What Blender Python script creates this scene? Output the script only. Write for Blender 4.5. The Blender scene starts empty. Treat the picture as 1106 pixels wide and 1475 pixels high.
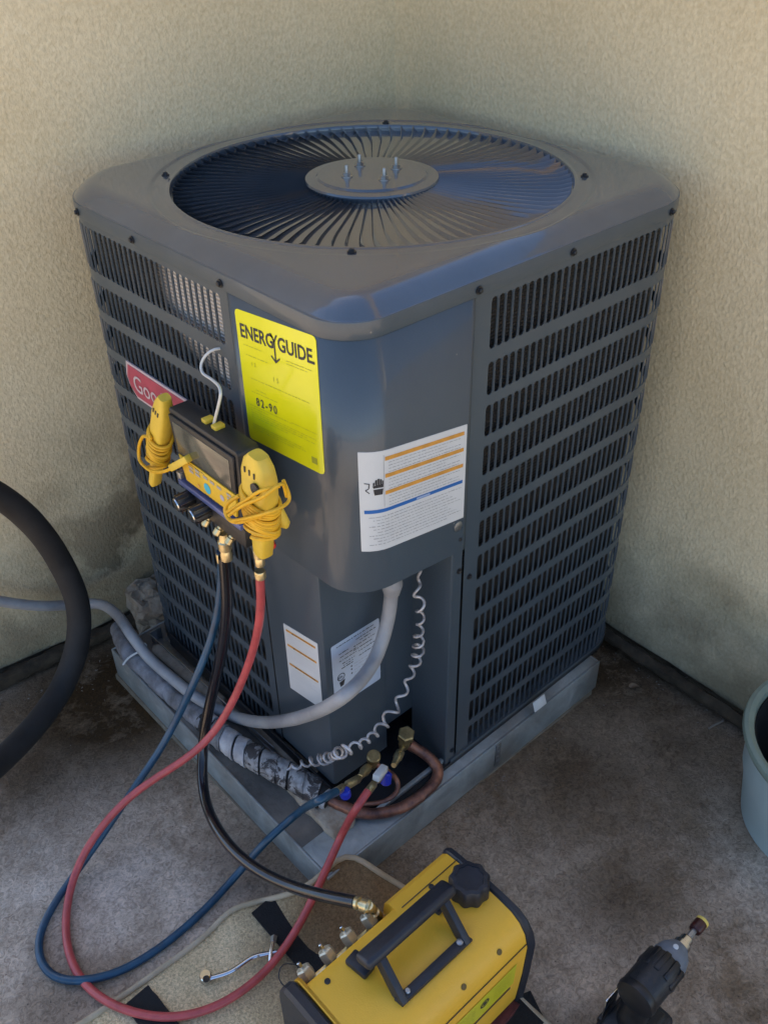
import bpy, bmesh, math, random
from mathutils import Vector, Matrix, noise
random.seed(7)
R = math.radians
S = bpy.context.scene
COL = S.collection
# ---------------------------------------------------------------- camera
cam_d = bpy.data.cameras.new('camera'); cam = bpy.data.objects.new('camera', cam_d); COL.objects.link(cam)
cam_d.sensor_fit = 'HORIZONTAL'; cam_d.sensor_width = 36; cam_d.lens = 43.132
cam_d.clip_start = .02; cam_d.clip_end = 500
cam.matrix_world = Matrix(((0.741765,0.407049,-0.533006,-0.601335),(-0.670446,0.429981,-0.604665,-0.743518),(-0.016946,0.805871,0.591849,1.492857),(0.000000,0.000000,0.000000,1.000000)))
S.camera = cam
# ---------------------------------------------------------------- light
SUN_EL, SUN_AZ = 48, 78          # the sun stands behind the house corner: the whole nook is in its shade
w = bpy.data.worlds.new('World'); S.world = w; w.use_nodes = True
nt = w.node_tree; nt.nodes.clear()
sky = nt.nodes.new('ShaderNodeTexSky'); sky.sky_type = 'NISHITA'; sky.sun_disc = False
sky.sun_elevation = R(SUN_EL); sky.sun_rotation = R(90 - SUN_AZ); sky.ozone_density = 2.0; sky.dust_density = 1.0; sky.air_density = .9
bg = nt.nodes.new('ShaderNodeBackground'); bg.inputs[1].default_value = .10
wo = nt.nodes.new('ShaderNodeOutputWorld')
nt.links.new(sky.outputs[0], bg.inputs[0]); nt.links.new(bg.outputs[0], wo.inputs[0])
sd = bpy.data.lights.new('sun', 'SUN'); sd.energy = 4; sd.angle = R(.5); sd.color = (1, .915, .79)
so = bpy.data.objects.new('sun', sd); COL.objects.link(so)
dv = Vector((math.cos(R(SUN_AZ)) * math.cos(R(SUN_EL)), math.sin(R(SUN_AZ)) * math.cos(R(SUN_EL)), math.sin(R(SUN_EL))))
so.rotation_euler = dv.to_track_quat('Z', 'Y').to_euler()
S.view_settings.view_transform = 'Standard'; S.view_settings.look = 'None'
S.view_settings.exposure = 1.78; S.view_settings.gamma = 1; S.view_settings.use_curve_mapping = False

# ---------------------------------------------------------------- materials
MATS = {}
def mat(name, col=(.5, .5, .5), rough=.5, metal=0., var=.0, vscale=20, bump=0., bscale=60, spec=.5, coat=0., col2=None, hang=None):
    """procedural material: base colour mixed with a second colour by noise, fine noise bump"""
    if name in MATS: return MATS[name]
    m = bpy.data.materials.new(name); m.use_nodes = True; MATS[name] = m
    t = m.node_tree; b = t.nodes['Principled BSDF']
    b.inputs['Base Color'].default_value = (*col, 1); b.inputs['Roughness'].default_value = rough
    b.inputs['Metallic'].default_value = metal; b.inputs['Specular IOR Level'].default_value = spec
    b.inputs['Coat Weight'].default_value = coat; b.inputs['Coat Roughness'].default_value = .12
    tc = t.nodes.new('ShaderNodeTexCoord')
    if var or col2:
        n = t.nodes.new('ShaderNodeTexNoise'); n.inputs['Scale'].default_value = vscale; n.inputs['Detail'].default_value = 6
        n.inputs['Roughness'].default_value = .62
        t.links.new(tc.outputs['Object'], n.inputs['Vector'])
        cr = t.nodes.new('ShaderNodeValToRGB'); cr.color_ramp.elements[0].position = .35; cr.color_ramp.elements[1].position = .68
        c2 = col2 or tuple(min(1, c * (1 + var)) for c in col); c1 = col if col2 else tuple(c * (1 - var) for c in col)
        cr.color_ramp.elements[0].color = (*c1, 1); cr.color_ramp.elements[1].color = (*c2, 1)
        t.links.new(n.outputs['Fac'], cr.inputs['Fac']); t.links.new(cr.outputs[0], b.inputs['Base Color'])
        mr = t.nodes.new('ShaderNodeMapRange'); mr.inputs[3].default_value = max(.03, rough - .08); mr.inputs[4].default_value = min(1, rough + .12)
        t.links.new(n.outputs['Fac'], mr.inputs[0]); t.links.new(mr.outputs[0], b.inputs['Roughness'])
    if bump:
        n2 = t.nodes.new('ShaderNodeTexNoise'); n2.inputs['Scale'].default_value = bscale; n2.inputs['Detail'].default_value = 4
        t.links.new(tc.outputs['Object'], n2.inputs['Vector'])
        bp = t.nodes.new('ShaderNodeBump'); bp.inputs['Strength'].default_value = 1; bp.inputs['Distance'].default_value = bump
        t.links.new(n2.outputs['Fac'], bp.inputs['Height']); t.links.new(bp.outputs[0], b.inputs['Normal'])
    return m
def N(t, kind, **kw):
    n = t.nodes.new(kind)
    for k, v in kw.items():
        if k.startswith('i_'): n.inputs[k[2:].replace('_', ' ')].default_value = v
        else: setattr(n, k, v)
    return n
def ramp(t, src, stops):
    r = t.nodes.new('ShaderNodeValToRGB'); e = r.color_ramp.elements
    while len(e) < len(stops): e.new(.5)
    for el, (p, c) in zip(e, stops): el.position = p; el.color = (*c, 1) if len(c) == 3 else c
    t.links.new(src, r.inputs['Fac']); return r
def mix(t, fac, a, b, mode='MIX'):
    m = t.nodes.new('ShaderNodeMix'); m.data_type = 'RGBA'; m.blend_type = mode
    for s, v in ((0, fac), (6, a), (7, b)):
        if hasattr(v, 'links'): t.links.new(v, m.inputs[s])
        else: m.inputs[s].default_value = v if s == 0 else (*v, 1)
    return m.outputs[2]
def blob(t, pos, c, r0, r1):
    """1 inside r0 of point c, 0 outside r1"""
    d = N(t, 'ShaderNodeVectorMath', operation='DISTANCE'); t.links.new(pos, d.inputs[0]); d.inputs[1].default_value = c
    m = N(t, 'ShaderNodeMapRange'); m.inputs[1].default_value = r0; m.inputs[2].default_value = r1; m.inputs[3].default_value = 1; m.inputs[4].default_value = 0
    t.links.new(d.outputs['Value'], m.inputs[0]); return m.outputs[0]
def mathn(t, op, a, b):
    m = N(t, 'ShaderNodeMath', operation=op)
    for i, v in enumerate((a, b)):
        if hasattr(v, 'links'): t.links.new(v, m.inputs[i])
        else: m.inputs[i].default_value = v
    return m.outputs[0]

def wall_material():
    m = bpy.data.materials.new('stucco'); m.use_nodes = True; t = m.node_tree; b = t.nodes['Principled BSDF']
    pos = N(t, 'ShaderNodeNewGeometry').outputs['Position']
    big = N(t, 'ShaderNodeTexNoise', i_Scale=2.2, i_Detail=5.); t.links.new(pos, big.inputs['Vector'])
    base = ramp(t, big.outputs['Fac'], [(.3, (.66, .54, .325)), (.7, (.78, .66, .43))]).outputs[0]
    fine = N(t, 'ShaderNodeTexNoise', i_Scale=140., i_Detail=3.); t.links.new(pos, fine.inputs['Vector'])
    base = mix(t, .22, base, ramp(t, fine.outputs['Fac'], [(.35, (.36, .30, .19)), (.65, (.82, .74, .54))]).outputs[0])
    # dirt towards the ground: splash marks whose edge wanders
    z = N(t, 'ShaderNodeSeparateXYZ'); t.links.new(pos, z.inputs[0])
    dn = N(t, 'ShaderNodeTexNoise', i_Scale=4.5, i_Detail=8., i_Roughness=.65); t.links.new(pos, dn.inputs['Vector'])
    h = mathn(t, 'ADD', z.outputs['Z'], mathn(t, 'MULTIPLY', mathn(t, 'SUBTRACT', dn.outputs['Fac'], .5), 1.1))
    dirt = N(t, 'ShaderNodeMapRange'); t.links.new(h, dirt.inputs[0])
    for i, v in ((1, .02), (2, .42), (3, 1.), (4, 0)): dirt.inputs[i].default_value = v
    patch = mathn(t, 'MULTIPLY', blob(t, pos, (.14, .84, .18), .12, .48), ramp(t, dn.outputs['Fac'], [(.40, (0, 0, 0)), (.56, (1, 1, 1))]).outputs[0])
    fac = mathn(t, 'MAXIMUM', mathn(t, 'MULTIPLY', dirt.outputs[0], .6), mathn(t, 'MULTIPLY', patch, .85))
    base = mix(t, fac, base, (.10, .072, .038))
    t.links.new(base, b.inputs['Base Color']); b.inputs['Roughness'].default_value = .85; b.inputs['Specular IOR Level'].default_value = .3
    # dash stucco: small lumps with a trowelled flow
    mp = N(t, 'ShaderNodeMapping'); mp.inputs['Scale'].default_value = (1, 1, .75); t.links.new(pos, mp.inputs[0])
    s1 = N(t, 'ShaderNodeTexNoise', i_Scale=170., i_Detail=5., i_Distortion=.1); t.links.new(mp.outputs[0], s1.inputs['Vector'])
    s1b = ramp(t, s1.outputs['Fac'], [(.40, (0, 0, 0)), (.70, (1, 1, 1))]).outputs[0]
    s2 = N(t, 'ShaderNodeTexNoise', i_Scale=9., i_Detail=4.); t.links.new(mp.outputs[0], s2.inputs['Vector'])
    hh = mathn(t, 'ADD', s1b, mathn(t, 'MULTIPLY', s2.outputs['Fac'], 3.))
    hh = mathn(t, 'ADD', hh, mathn(t, 'MULTIPLY', fine.outputs['Fac'], .6))
    bp = N(t, 'ShaderNodeBump', i_Strength=1., i_Distance=.0008); t.links.new(hh, bp.inputs['Height'])
    t.links.new(bp.outputs[0], b.inputs['Normal']); return m
def ground_material(name='concrete_floor', tint=(1, 1, 1), mat_like=False):
    m = bpy.data.materials.new(name); m.use_nodes = True; t = m.node_tree; b = t.nodes['Principled BSDF']
    pos = N(t, 'ShaderNodeNewGeometry').outputs['Position']
    big = N(t, 'ShaderNodeTexNoise', i_Scale=2.6, i_Detail=7., i_Roughness=.6, i_Distortion=.4); t.links.new(pos, big.inputs['Vector'])
    mid = N(t, 'ShaderNodeTexNoise', i_Scale=14., i_Detail=6., i_Roughness=.7, i_Distortion=.3); t.links.new(pos, mid.inputs['Vector'])
    fine = N(t, 'ShaderNodeTexNoise', i_Scale=95., i_Detail=5., i_Roughness=.7, i_Distortion=1.6); t.links.new(pos, fine.inputs['Vector'])
    base = ramp(t, big.outputs['Fac'], [(.36, (.17, .105, .052)), (.47, (.40, .275, .17)), (.60, (.60, .455, .32))]).outputs[0]
    base = mix(t, .45, base, ramp(t, mid.outputs['Fac'], [(.38, (.12, .08, .048)), (.60, (.60, .47, .36))]).outputs[0])
    # paler, cleaner strips on the open side
    lc = None
    for c, r0, r1, k in (((-.40, .28, .05), .05, .36, .85), ((-.26, .12, .05), .05, .2, .7), ((.10, -.44, .05), .0, .24, .45), ((.42, -.52, .05), .0, .2, .3)):
        v = mathn(t, 'MULTIPLY', blob(t, pos, c, r0, r1), k); lc = v if lc is None else mathn(t, 'MAXIMUM', lc, v)
    lc = mathn(t, 'MULTIPLY', lc, ramp(t, big.outputs['Fac'], [(.38, (.45,) * 3), (.52, (1,) * 3)]).outputs[0])
    base = mix(t, lc, base, ramp(t, mid.outputs['Fac'], [(.34, (.50, .395, .31)), (.64, (.72, .60, .50))]).outputs[0])
    # brown earth stains: behind the pad on the left, along the pad, and the nook on the right
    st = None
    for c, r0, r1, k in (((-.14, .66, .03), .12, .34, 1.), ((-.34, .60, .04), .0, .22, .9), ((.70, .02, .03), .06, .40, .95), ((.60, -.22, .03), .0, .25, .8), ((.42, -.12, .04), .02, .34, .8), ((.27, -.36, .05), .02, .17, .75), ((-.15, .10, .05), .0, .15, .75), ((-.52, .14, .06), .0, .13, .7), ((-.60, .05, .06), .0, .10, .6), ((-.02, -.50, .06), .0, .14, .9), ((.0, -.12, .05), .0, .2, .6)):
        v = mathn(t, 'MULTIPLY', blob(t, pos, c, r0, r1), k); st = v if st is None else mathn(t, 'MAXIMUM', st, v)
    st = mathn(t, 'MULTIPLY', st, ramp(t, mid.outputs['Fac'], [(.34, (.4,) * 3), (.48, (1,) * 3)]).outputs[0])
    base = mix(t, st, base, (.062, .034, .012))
    fr = ramp(t, fine.outputs['Fac'], [(.38, (.60, .58, .56)), (.52, (1, 1, 1)), (.66, (1.3, 1.28, 1.24))]).outputs[0]
    base = mix(t, .85, base, fr, 'MULTIPLY')
    sp = N(t, 'ShaderNodeTexVoronoi', i_Scale=55.); t.links.new(pos, sp.inputs['Vector'])
    base = mix(t, ramp(t, sp.outputs['Distance'], [(.05, (.8,) * 3), (.09, (0,) * 3)]).outputs[0], base, (.07, .055, .045))
    bounce_yard = blob(t, pos, (.4, .4, 0), 1.9, 2.3)  # pale warm ground out of view, added to bounce warm light in
    base = mix(t, bounce_yard, (.55, .42, .27), base)
    t.links.new(base, b.inputs['Base Color']); b.inputs['Roughness'].default_value = .9; b.inputs['Specular IOR Level'].default_value = .25
    hh = mathn(t, 'ADD', fine.outputs['Fac'], mathn(t, 'MULTIPLY', mid.outputs['Fac'], 1.2))
    bp = N(t, 'ShaderNodeBump', i_Strength=1., i_Distance=.0035); t.links.new(hh, bp.inputs['Height'])
    t.links.new(bp.outputs[0], b.inputs['Normal']); return m
def mat_material():
    m = bpy.data.materials.new('sandy_mat'); m.use_nodes = True; t = m.node_tree; b = t.nodes['Principled BSDF']
    pos = N(t, 'ShaderNodeNewGeometry').outputs['Position']
    n = N(t, 'ShaderNodeTexNoise', i_Scale=9., i_Detail=6.); t.links.new(pos, n.inputs['Vector'])
    f = N(t, 'ShaderNodeTexNoise', i_Scale=260., i_Detail=3., i_Distortion=1.); t.links.new(pos, f.inputs['Vector'])
    base = ramp(t, n.outputs['Fac'], [(.3, (.56, .42, .235)), (.7, (.76, .60, .37))]).outputs[0]
    st = mathn(t, 'MAXIMUM', blob(t, pos, (-.07, -.12, .05), .13, .26), mathn(t, 'MULTIPLY', blob(t, pos, (-.21, .045, .06), .0, .06), .7))
    base = mix(t, mathn(t, 'MULTIPLY', st, .95), base, (.20, .125, .065))
    base = mix(t, .7, base, ramp(t, f.outputs['Fac'], [(.35, (.55,) * 3), (.65, (1.35,) * 3)]).outputs[0], 'MULTIPLY')
    t.links.new(base, b.inputs['Base Color']); b.inputs['Roughness'].default_value = .95; b.inputs['Specular IOR Level'].default_value = .15
    bp = N(t, 'ShaderNodeBump', i_Strength=1., i_Distance=.002); t.links.new(f.outputs['Fac'], bp.inputs['Height']); t.links.new(bp.outputs[0], b.inputs['Normal'])
    return m
def paint_material(name, col, rough, coat=0., clean=False):
    m = bpy.data.materials.new(name); m.use_nodes = True; t = m.node_tree; b = t.nodes['Principled BSDF']
    pos = N(t, 'ShaderNodeNewGeometry').outputs['Position']
    b.inputs['Coat Weight'].default_value = coat; b.inputs['Coat Roughness'].default_value = .06; b.inputs['Coat IOR'].default_value = 1.62
    mp = N(t, 'ShaderNodeMapping'); mp.inputs['Scale'].default_value = (1, 1, .35); t.links.new(pos, mp.inputs[0])
    n = N(t, 'ShaderNodeTexNoise', i_Scale=9., i_Detail=7., i_Roughness=.65); t.links.new(mp.outputs[0], n.inputs['Vector'])
    base = ramp(t, n.outputs['Fac'], [(.3, tuple(c * .9 for c in col)), (.7, tuple(c * 1.12 for c in col))]).outputs[0]
    z = N(t, 'ShaderNodeSeparateXYZ'); t.links.new(pos, z.inputs[0])
    d = N(t, 'ShaderNodeMapRange'); t.links.new(z.outputs['Z'], d.inputs[0])
    for i, v in ((1, .13), (2, .42), (3, .5), (4, 0.)): d.inputs[i].default_value = v
    dust = mathn(t, 'MULTIPLY', d.outputs[0], n.outputs['Fac'])
    base = mix(t, dust, base, (.10, .09, .075))
    sp = N(t, 'ShaderNodeTexVoronoi', i_Scale=28.); t.links.new(pos, sp.inputs['Vector'])
    if not clean: base = mix(t, ramp(t, sp.outputs['Distance'], [(.025, (.55,) * 3), (.05, (0,) * 3)]).outputs[0], base, (.30, .29, .26))
    t.links.new(base, b.inputs['Base Color'])
    r = N(t, 'ShaderNodeMapRange'); t.links.new(n.outputs['Fac'], r.inputs[0]); r.inputs[3].default_value = rough - .03; r.inputs[4].default_value = rough + (.03 if clean else .12)
    t.links.new(r.outputs[0], b.inputs['Roughness'])
    w_ = N(t, 'ShaderNodeTexNoise', i_Scale=5., i_Detail=1.); t.links.new(pos, w_.inputs['Vector'])
    o = N(t, 'ShaderNodeTexNoise', i_Scale=420., i_Detail=1.); t.links.new(pos, o.inputs['Vector'])
    bp = N(t, 'ShaderNodeBump', i_Strength=.6, i_Distance=.0025); t.links.new(w_.outputs['Fac'], bp.inputs['Height'])
    bp2 = N(t, 'ShaderNodeBump', i_Strength=.35, i_Distance=.0002); t.links.new(o.outputs['Fac'], bp2.inputs['Height']); t.links.new(bp.outputs[0], bp2.inputs['Normal'])
    t.links.new(bp2.outputs[0], b.inputs['Normal']); return m
def zinc_material():
    m = bpy.data.materials.new('galvanised'); m.use_nodes = True; t = m.node_tree; b = t.nodes['Principled BSDF']
    pos = N(t, 'ShaderNodeNewGeometry').outputs['Position']
    n = N(t, 'ShaderNodeTexNoise', i_Scale=16., i_Detail=8., i_Roughness=.65, i_Distortion=.5); t.links.new(pos, n.inputs['Vector'])
    v = N(t, 'ShaderNodeTexNoise', i_Scale=5., i_Detail=5.); t.links.new(pos, v.inputs['Vector'])
    base = ramp(t, n.outputs['Fac'], [(.3, (.24, .26, .26)), (.6, (.40, .43, .43)), (.72, (.55, .57, .56))]).outputs[0]
    base = mix(t, ramp(t, v.outputs['Fac'], [(.5, (0,) * 3), (.72, (.7,) * 3)]).outputs[0], base, (.17, .14, .11))
    t.links.new(base, b.inputs['Base Color']); b.inputs['Metallic'].default_value = .35; b.inputs['Roughness'].default_value = .48
    bp = N(t, 'ShaderNodeBump', i_Strength=.6, i_Distance=.002); t.links.new(n.outputs['Fac'], bp.inputs['Height']); t.links.new(bp.outputs[0], b.inputs['Normal'])
    return m
def tape_material():
    m = bpy.data.materials.new('torn_white_tape'); m.use_nodes = True; t = m.node_tree; b = t.nodes['Principled BSDF']
    pos = N(t, 'ShaderNodeNewGeometry').outputs['Position']
    n = N(t, 'ShaderNodeTexNoise', i_Scale=24., i_Detail=6., i_Roughness=.7, i_Distortion=.8); t.links.new(pos, n.inputs['Vector'])
    g = N(t, 'ShaderNodeTexNoise', i_Scale=90., i_Detail=5.); t.links.new(pos, g.inputs['Vector'])
    wh = ramp(t, g.outputs['Fac'], [(.3, (.17, .165, .16)), (.6, (.40, .395, .39))]).outputs[0]
    base = mix(t, ramp(t, n.outputs['Fac'], [(.44, (1,) * 3), (.47, (0,) * 3)]).outputs[0], wh, (.055, .05, .05))
    t.links.new(base, b.inputs['Base Color']); b.inputs['Roughness'].default_value = .6
    bp = N(t, 'ShaderNodeBump', i_Strength=1., i_Distance=.004); t.links.new(n.outputs['Fac'], bp.inputs['Height']); t.links.new(bp.outputs[0], b.inputs['Normal'])
    return m
def coil_material():
    m = bpy.data.materials.new('coil_fins'); m.use_nodes = True; t = m.node_tree; b = t.nodes['Principled BSDF']
    pos = N(t, 'ShaderNodeNewGeometry').outputs['Position']
    wv = N(t, 'ShaderNodeTexWave', wave_type='BANDS', bands_direction='Z', i_Scale=55., i_Distortion=1.2); t.links.new(pos, wv.inputs['Vector'])
    n = N(t, 'ShaderNodeTexNoise', i_Scale=30., i_Detail=4.); t.links.new(pos, n.inputs['Vector'])
    base = ramp(t, n.outputs['Fac'], [(.35, (.006, .006, .007)), (.7, (.022, .019, .017))]).outputs[0]
    pale = mathn(t, 'MAXIMUM', blob(t, pos, (.016, .33, .98), .075, .12), blob(t, pos, (.016, .275, .89), .035, .05))  # sunlit glints on the fins, painted in as pale colour
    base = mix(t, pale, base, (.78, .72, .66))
    base = mix(t, .5, base, wv.outputs['Color'], 'MULTIPLY')
    t.links.new(base, b.inputs['Base Color']); b.inputs['Roughness'].default_value = .55
    bp = N(t, 'ShaderNodeBump', i_Strength=.8, i_Distance=.002); t.links.new(wv.outputs['Fac'], bp.inputs['Height']); t.links.new(bp.outputs[0], b.inputs['Normal'])
    return m

STUCCO = wall_material(); GROUND = ground_material(); MATM = mat_material()
PAINT = paint_material('cabinet_paint', (.052, .072, .092), .34, .25)
CAPP = paint_material('cap_paint', (.062, .080, .104), .26, .8, True)
VANE = paint_material('vane_paint', (.055, .062, .074), .2, 1., True)
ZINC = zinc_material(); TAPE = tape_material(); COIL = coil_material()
DARK = mat('dark_cavity', (.012, .012, .014), .8)
BLACKP = mat('black_plastic', (.016, .017, .020), .42, var=.3, vscale=60, bump=.0004, bscale=500)
NAVYP = mat('navy_rubber', (.017, .019, .027), .42, var=.25, vscale=25, bump=.0003, bscale=400)
RUBBER = mat('black_rubber', (.012, .012, .014), .38, var=.3, vscale=40)
FOAM = mat('black_foam', (.020, .018, .017), .75, var=.35, vscale=18, bump=.002, bscale=25)
YEL = mat('yellow_shell', (.86, .46, .035), .42, var=.06, vscale=7, bump=.0003, bscale=500)
YELC = mat('yellow_clamp', (.74, .50, .05), .42, var=.1, vscale=30)
YELK = mat('yellow_keypad', (.70, .44, .02), .4, var=.08, vscale=40)
YCORD = mat('yellow_cord', (.72, .40, .012), .5, var=.12, vscale=80)
LABY = mat('yellow_label', (.80, .76, .010), .16, var=.04, vscale=14, coat=.3)
LABW = mat('white_label', (.62, .64, .65), .5, var=.04, vscale=14)
LABB = mat('bluish_label', (.48, .54, .64), .45, var=.05, vscale=14)
INK = mat('ink', (.03, .03, .035), .6); GINK = mat('grey_ink', (.30, .31, .33), .6); YINK = mat('olive_ink', (.36, .36, .02), .4)
ORNG = mat('orange_ink', (.62, .30, .05), .5, var=.15, vscale=60); BLUI = mat('blue_ink', (.02, .13, .42), .5)
PBLUE = mat('pale_blue_ink', (.30, .40, .62), .5)
BRASS = mat('brass', (.66, .54, .30), .28, metal=.85, var=.25, vscale=70)
PALEBR = mat('pale_brass', (.62, .56, .42), .36, metal=.55, var=.15, vscale=70)
OLDBR = mat('old_brass', (.40, .30, .14), .42, metal=.8, var=.35, vscale=60)
CHROME = mat('chrome', (.60, .61, .63), .16, metal=1.)
STEEL = mat('dull_steel', (.36, .37, .38), .38, metal=.9, var=.2, vscale=60)
COPPER = mat('tarnished_copper', (.11, .055, .050), .42, metal=.5, col2=(.42, .19, .12), vscale=34, bump=.0012, bscale=60)
GREYT = mat('grey_conduit', (.25, .25, .26), .5, col2=(.36, .36, .36), vscale=16, bump=.0006, bscale=90)
BLUEH = mat('blue_hose', (.012, .060, .115), .32, var=.25, vscale=40)
REDH = mat('red_hose', (.46, .075, .075), .36, var=.2, vscale=30)
BLKH = mat('black_hose', (.008, .008, .012), .18, var=.3, vscale=30, coat=.4)
BADGE = mat('pink_red_badge', (.42, .055, .095), .35, var=.15, vscale=40)
LINER = mat('pale_badge_edge', (.55, .46, .48), .4)
BINM = mat('pale_blue_plastic', (.42, .50, .48), .45, var=.06, vscale=8)
BINRIM = mat('grey_green_rim', (.22, .27, .22), .5, var=.1, vscale=20)
WOOD = mat('weathered_wood', (.20, .165, .125), .8, col2=(.34, .30, .25), vscale=30, bump=.002, bscale=60)
MORTAR = mat('crumbly_mortar', (.26, .205, .15), .95, col2=(.48, .41, .32), vscale=35, bump=.006, bscale=50)
SCREEN = mat('lcd_screen', (.090, .088, .070), .14, var=.1, vscale=12, coat=.5)
BLUEA = mat('blue_anodised', (.10, .13, .30), .3, metal=.3)
SAPPH = mat('blue_plastic', (.01, .03, .40), .3)
REDP = mat('red_plastic', (.55, .02, .02), .4)
WHITEP = mat('white_plastic', (.62, .62, .60), .45, var=.06, vscale=30)
CYAN = mat('cyan_key', (.03, .42, .55), .4)
MAROON = mat('maroon_cloth', (.11, .022, .018), .8, var=.3, vscale=60)
VELCRO = mat('black_webbing', (.010, .010, .011), .9, var=.4, vscale=200, bump=.001, bscale=400)
GREYG = mat('grey_gearcase', (.16, .18, .21), .4, var=.15, vscale=40)
LEAF = mat('dry_leaf', (.12, .055, .025), .8, col2=(.32, .25, .17), vscale=9)
FOOT = mat('footing_concrete', (.16, .125, .085), .95, col2=(.25, .205, .15), vscale=18, bump=.004, bscale=40)
EARTH = mat('dark_earth', (.065, .046, .028), .95, var=.4, vscale=30, bump=.006, bscale=40)

# ---------------------------------------------------------------- mesh helpers
def link(name, me, m=None, parent=None):
    o = bpy.data.objects.new(name, me); COL.objects.link(o)
    if m is not None:
        for k in (m if isinstance(m, (list, tuple)) else [m]): me.materials.append(k)
    if parent is not None: o.parent = parent
    return o
def done(me, smooth=35):
    if smooth:
        for p in me.polygons: p.use_smooth = True
        me.set_sharp_from_angle(angle=R(smooth))
    return me
def obj(name, bm, m, parent=None, smooth=35):
    bmesh.ops.recalc_face_normals(bm, faces=bm.faces)
    me = bpy.data.meshes.new(name); bm.to_mesh(me); bm.free(); done(me, smooth)
    return link(name, me, m, parent)
def pyobj(name, V, F, m, parent=None, smooth=35, recalc=True):
    bm = bmesh.new(); vs = [bm.verts.new(v) for v in V]
    for f in F:
        try: bm.faces.new([vs[i] for i in f])
        except ValueError: pass
    if not recalc:
        me = bpy.data.meshes.new(name); bm.to_mesh(me); bm.free(); done(me, smooth); return link(name, me, m, parent)
    return obj(name, bm, m, parent, smooth)
def thing(name, label, cat, loc=(0, 0, 0), group=None, kind=None):
    o = bpy.data.objects.new(name, None); COL.objects.link(o); o.location = loc; o.empty_display_size = .05
    o['label'] = label; o['category'] = cat
    if group: o['group'] = group
    if kind: o['kind'] = kind
    return o
def tag(o, label, cat, group=None, kind=None):
    o['label'] = label
    if cat: o['category'] = cat
    if group: o['group'] = group
    if kind: o['kind'] = kind
    return o
def add_box(bm, c, s, rot=None, bev=0., seg=2):
    r = bmesh.ops.create_cube(bm, size=1)
    vs = r['verts']
    for v in vs: v.co = Vector((v.co.x * s[0], v.co.y * s[1], v.co.z * s[2]))
    if bev:
        es = list({e for v in vs for e in v.link_edges})
        rr = bmesh.ops.bevel(bm, geom=es, offset=bev, segments=seg, profile=.5, affect='EDGES')
        vs = list({v for f in rr['faces'] for v in f.verts} | {v for v in vs if v.is_valid})
    M = Matrix.Translation(c) @ (rot.to_4x4() if rot is not None else Matrix())
    for v in vs: v.co = M @ v.co
def box(name, c, s, m, parent=None, rot=None, bev=0.001, seg=2):
    bm = bmesh.new(); add_box(bm, c, s, rot, bev, seg); return obj(name, bm, m, parent)
def euler(x=0, y=0, z=0): return Matrix.Rotation(R(z), 3, 'Z') @ Matrix.Rotation(R(y), 3, 'Y') @ Matrix.Rotation(R(x), 3, 'X')
def frame(zdir, up=(0, 0, 1)):
    z = Vector(zdir).normalized(); u = Vector(up)
    if abs(z.dot(u)) > .98: u = Vector((1, 0, 0))
    x = u.cross(z).normalized(); y = z.cross(x)
    return Matrix((x, y, z)).transposed()
def add_lathe(bm, prof, M, n=20, ribs=0, ribd=0):
    """prof: (radius, height) pairs; axis is M's z"""
    rings = []
    for r, h in prof:
        rr = []
        for k in range(n):
            a = 2 * math.pi * k / n; q = r
            if ribs and r > 1e-5: q = r * (1 - ribd * (.5 + .5 * math.cos(ribs * a)))
            rr.append(bm.verts.new(M @ Vector((q * math.cos(a), q * math.sin(a), h))))
        rings.append(rr)
    for a, b in zip(rings, rings[1:]):
        for k in range(n): bm.faces.new((a[k], a[(k + 1) % n], b[(k + 1) % n], b[k]))
    bm.faces.new(rings[0]); bm.faces.new(rings[-1])
def lathe(name, p, axis, prof, m, parent=None, n=20, ribs=0, ribd=0):
    bm = bmesh.new(); add_lathe(bm, prof, Matrix.Translation(p) @ frame(axis).to_4x4(), n, ribs, ribd)
    return obj(name, bm, m, parent, 32)
def spline(pts, step=.006):
    P = [Vector(p) for p in pts]; P = [P[0] * 2 - P[1]] + P + [P[-1] * 2 - P[-2]]; out = []
    for i in range(1, len(P) - 2):
        a, b, c, d = P[i - 1:i + 3]; n = max(1, int((c - b).length / step))
        def tt(u, v): return max(1e-4, (u - v).length ** .5)
        t0 = 0; t1 = t0 + tt(a, b); t2 = t1 + tt(b, c); t3 = t2 + tt(c, d)
        for k in range(n):
            t = t1 + (t2 - t1) * k / n
            A1 = a * ((t1 - t) / (t1 - t0)) + b * ((t - t0) / (t1 - t0)); A2 = b * ((t2 - t) / (t2 - t1)) + c * ((t - t1) / (t2 - t1)); A3 = c * ((t3 - t) / (t3 - t2)) + d * ((t - t2) / (t3 - t2))
            B1 = A1 * ((t2 - t) / (t2 - t0)) + A2 * ((t - t0) / (t2 - t0)); B2 = A2 * ((t3 - t) / (t3 - t1)) + A3 * ((t - t1) / (t3 - t1))
            out.append(B1 * ((t2 - t) / (t2 - t1)) + B2 * ((t - t1) / (t2 - t1)))
    out.append(P[-2].copy()); return out
def smoothp(pts, it):
    for _ in range(it):
        pts = [pts[0]] + [(pts[i - 1] + pts[i] * 2 + pts[i + 1]) / 4 for i in range(1, len(pts) - 1)] + [pts[-1]]
    return pts
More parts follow.
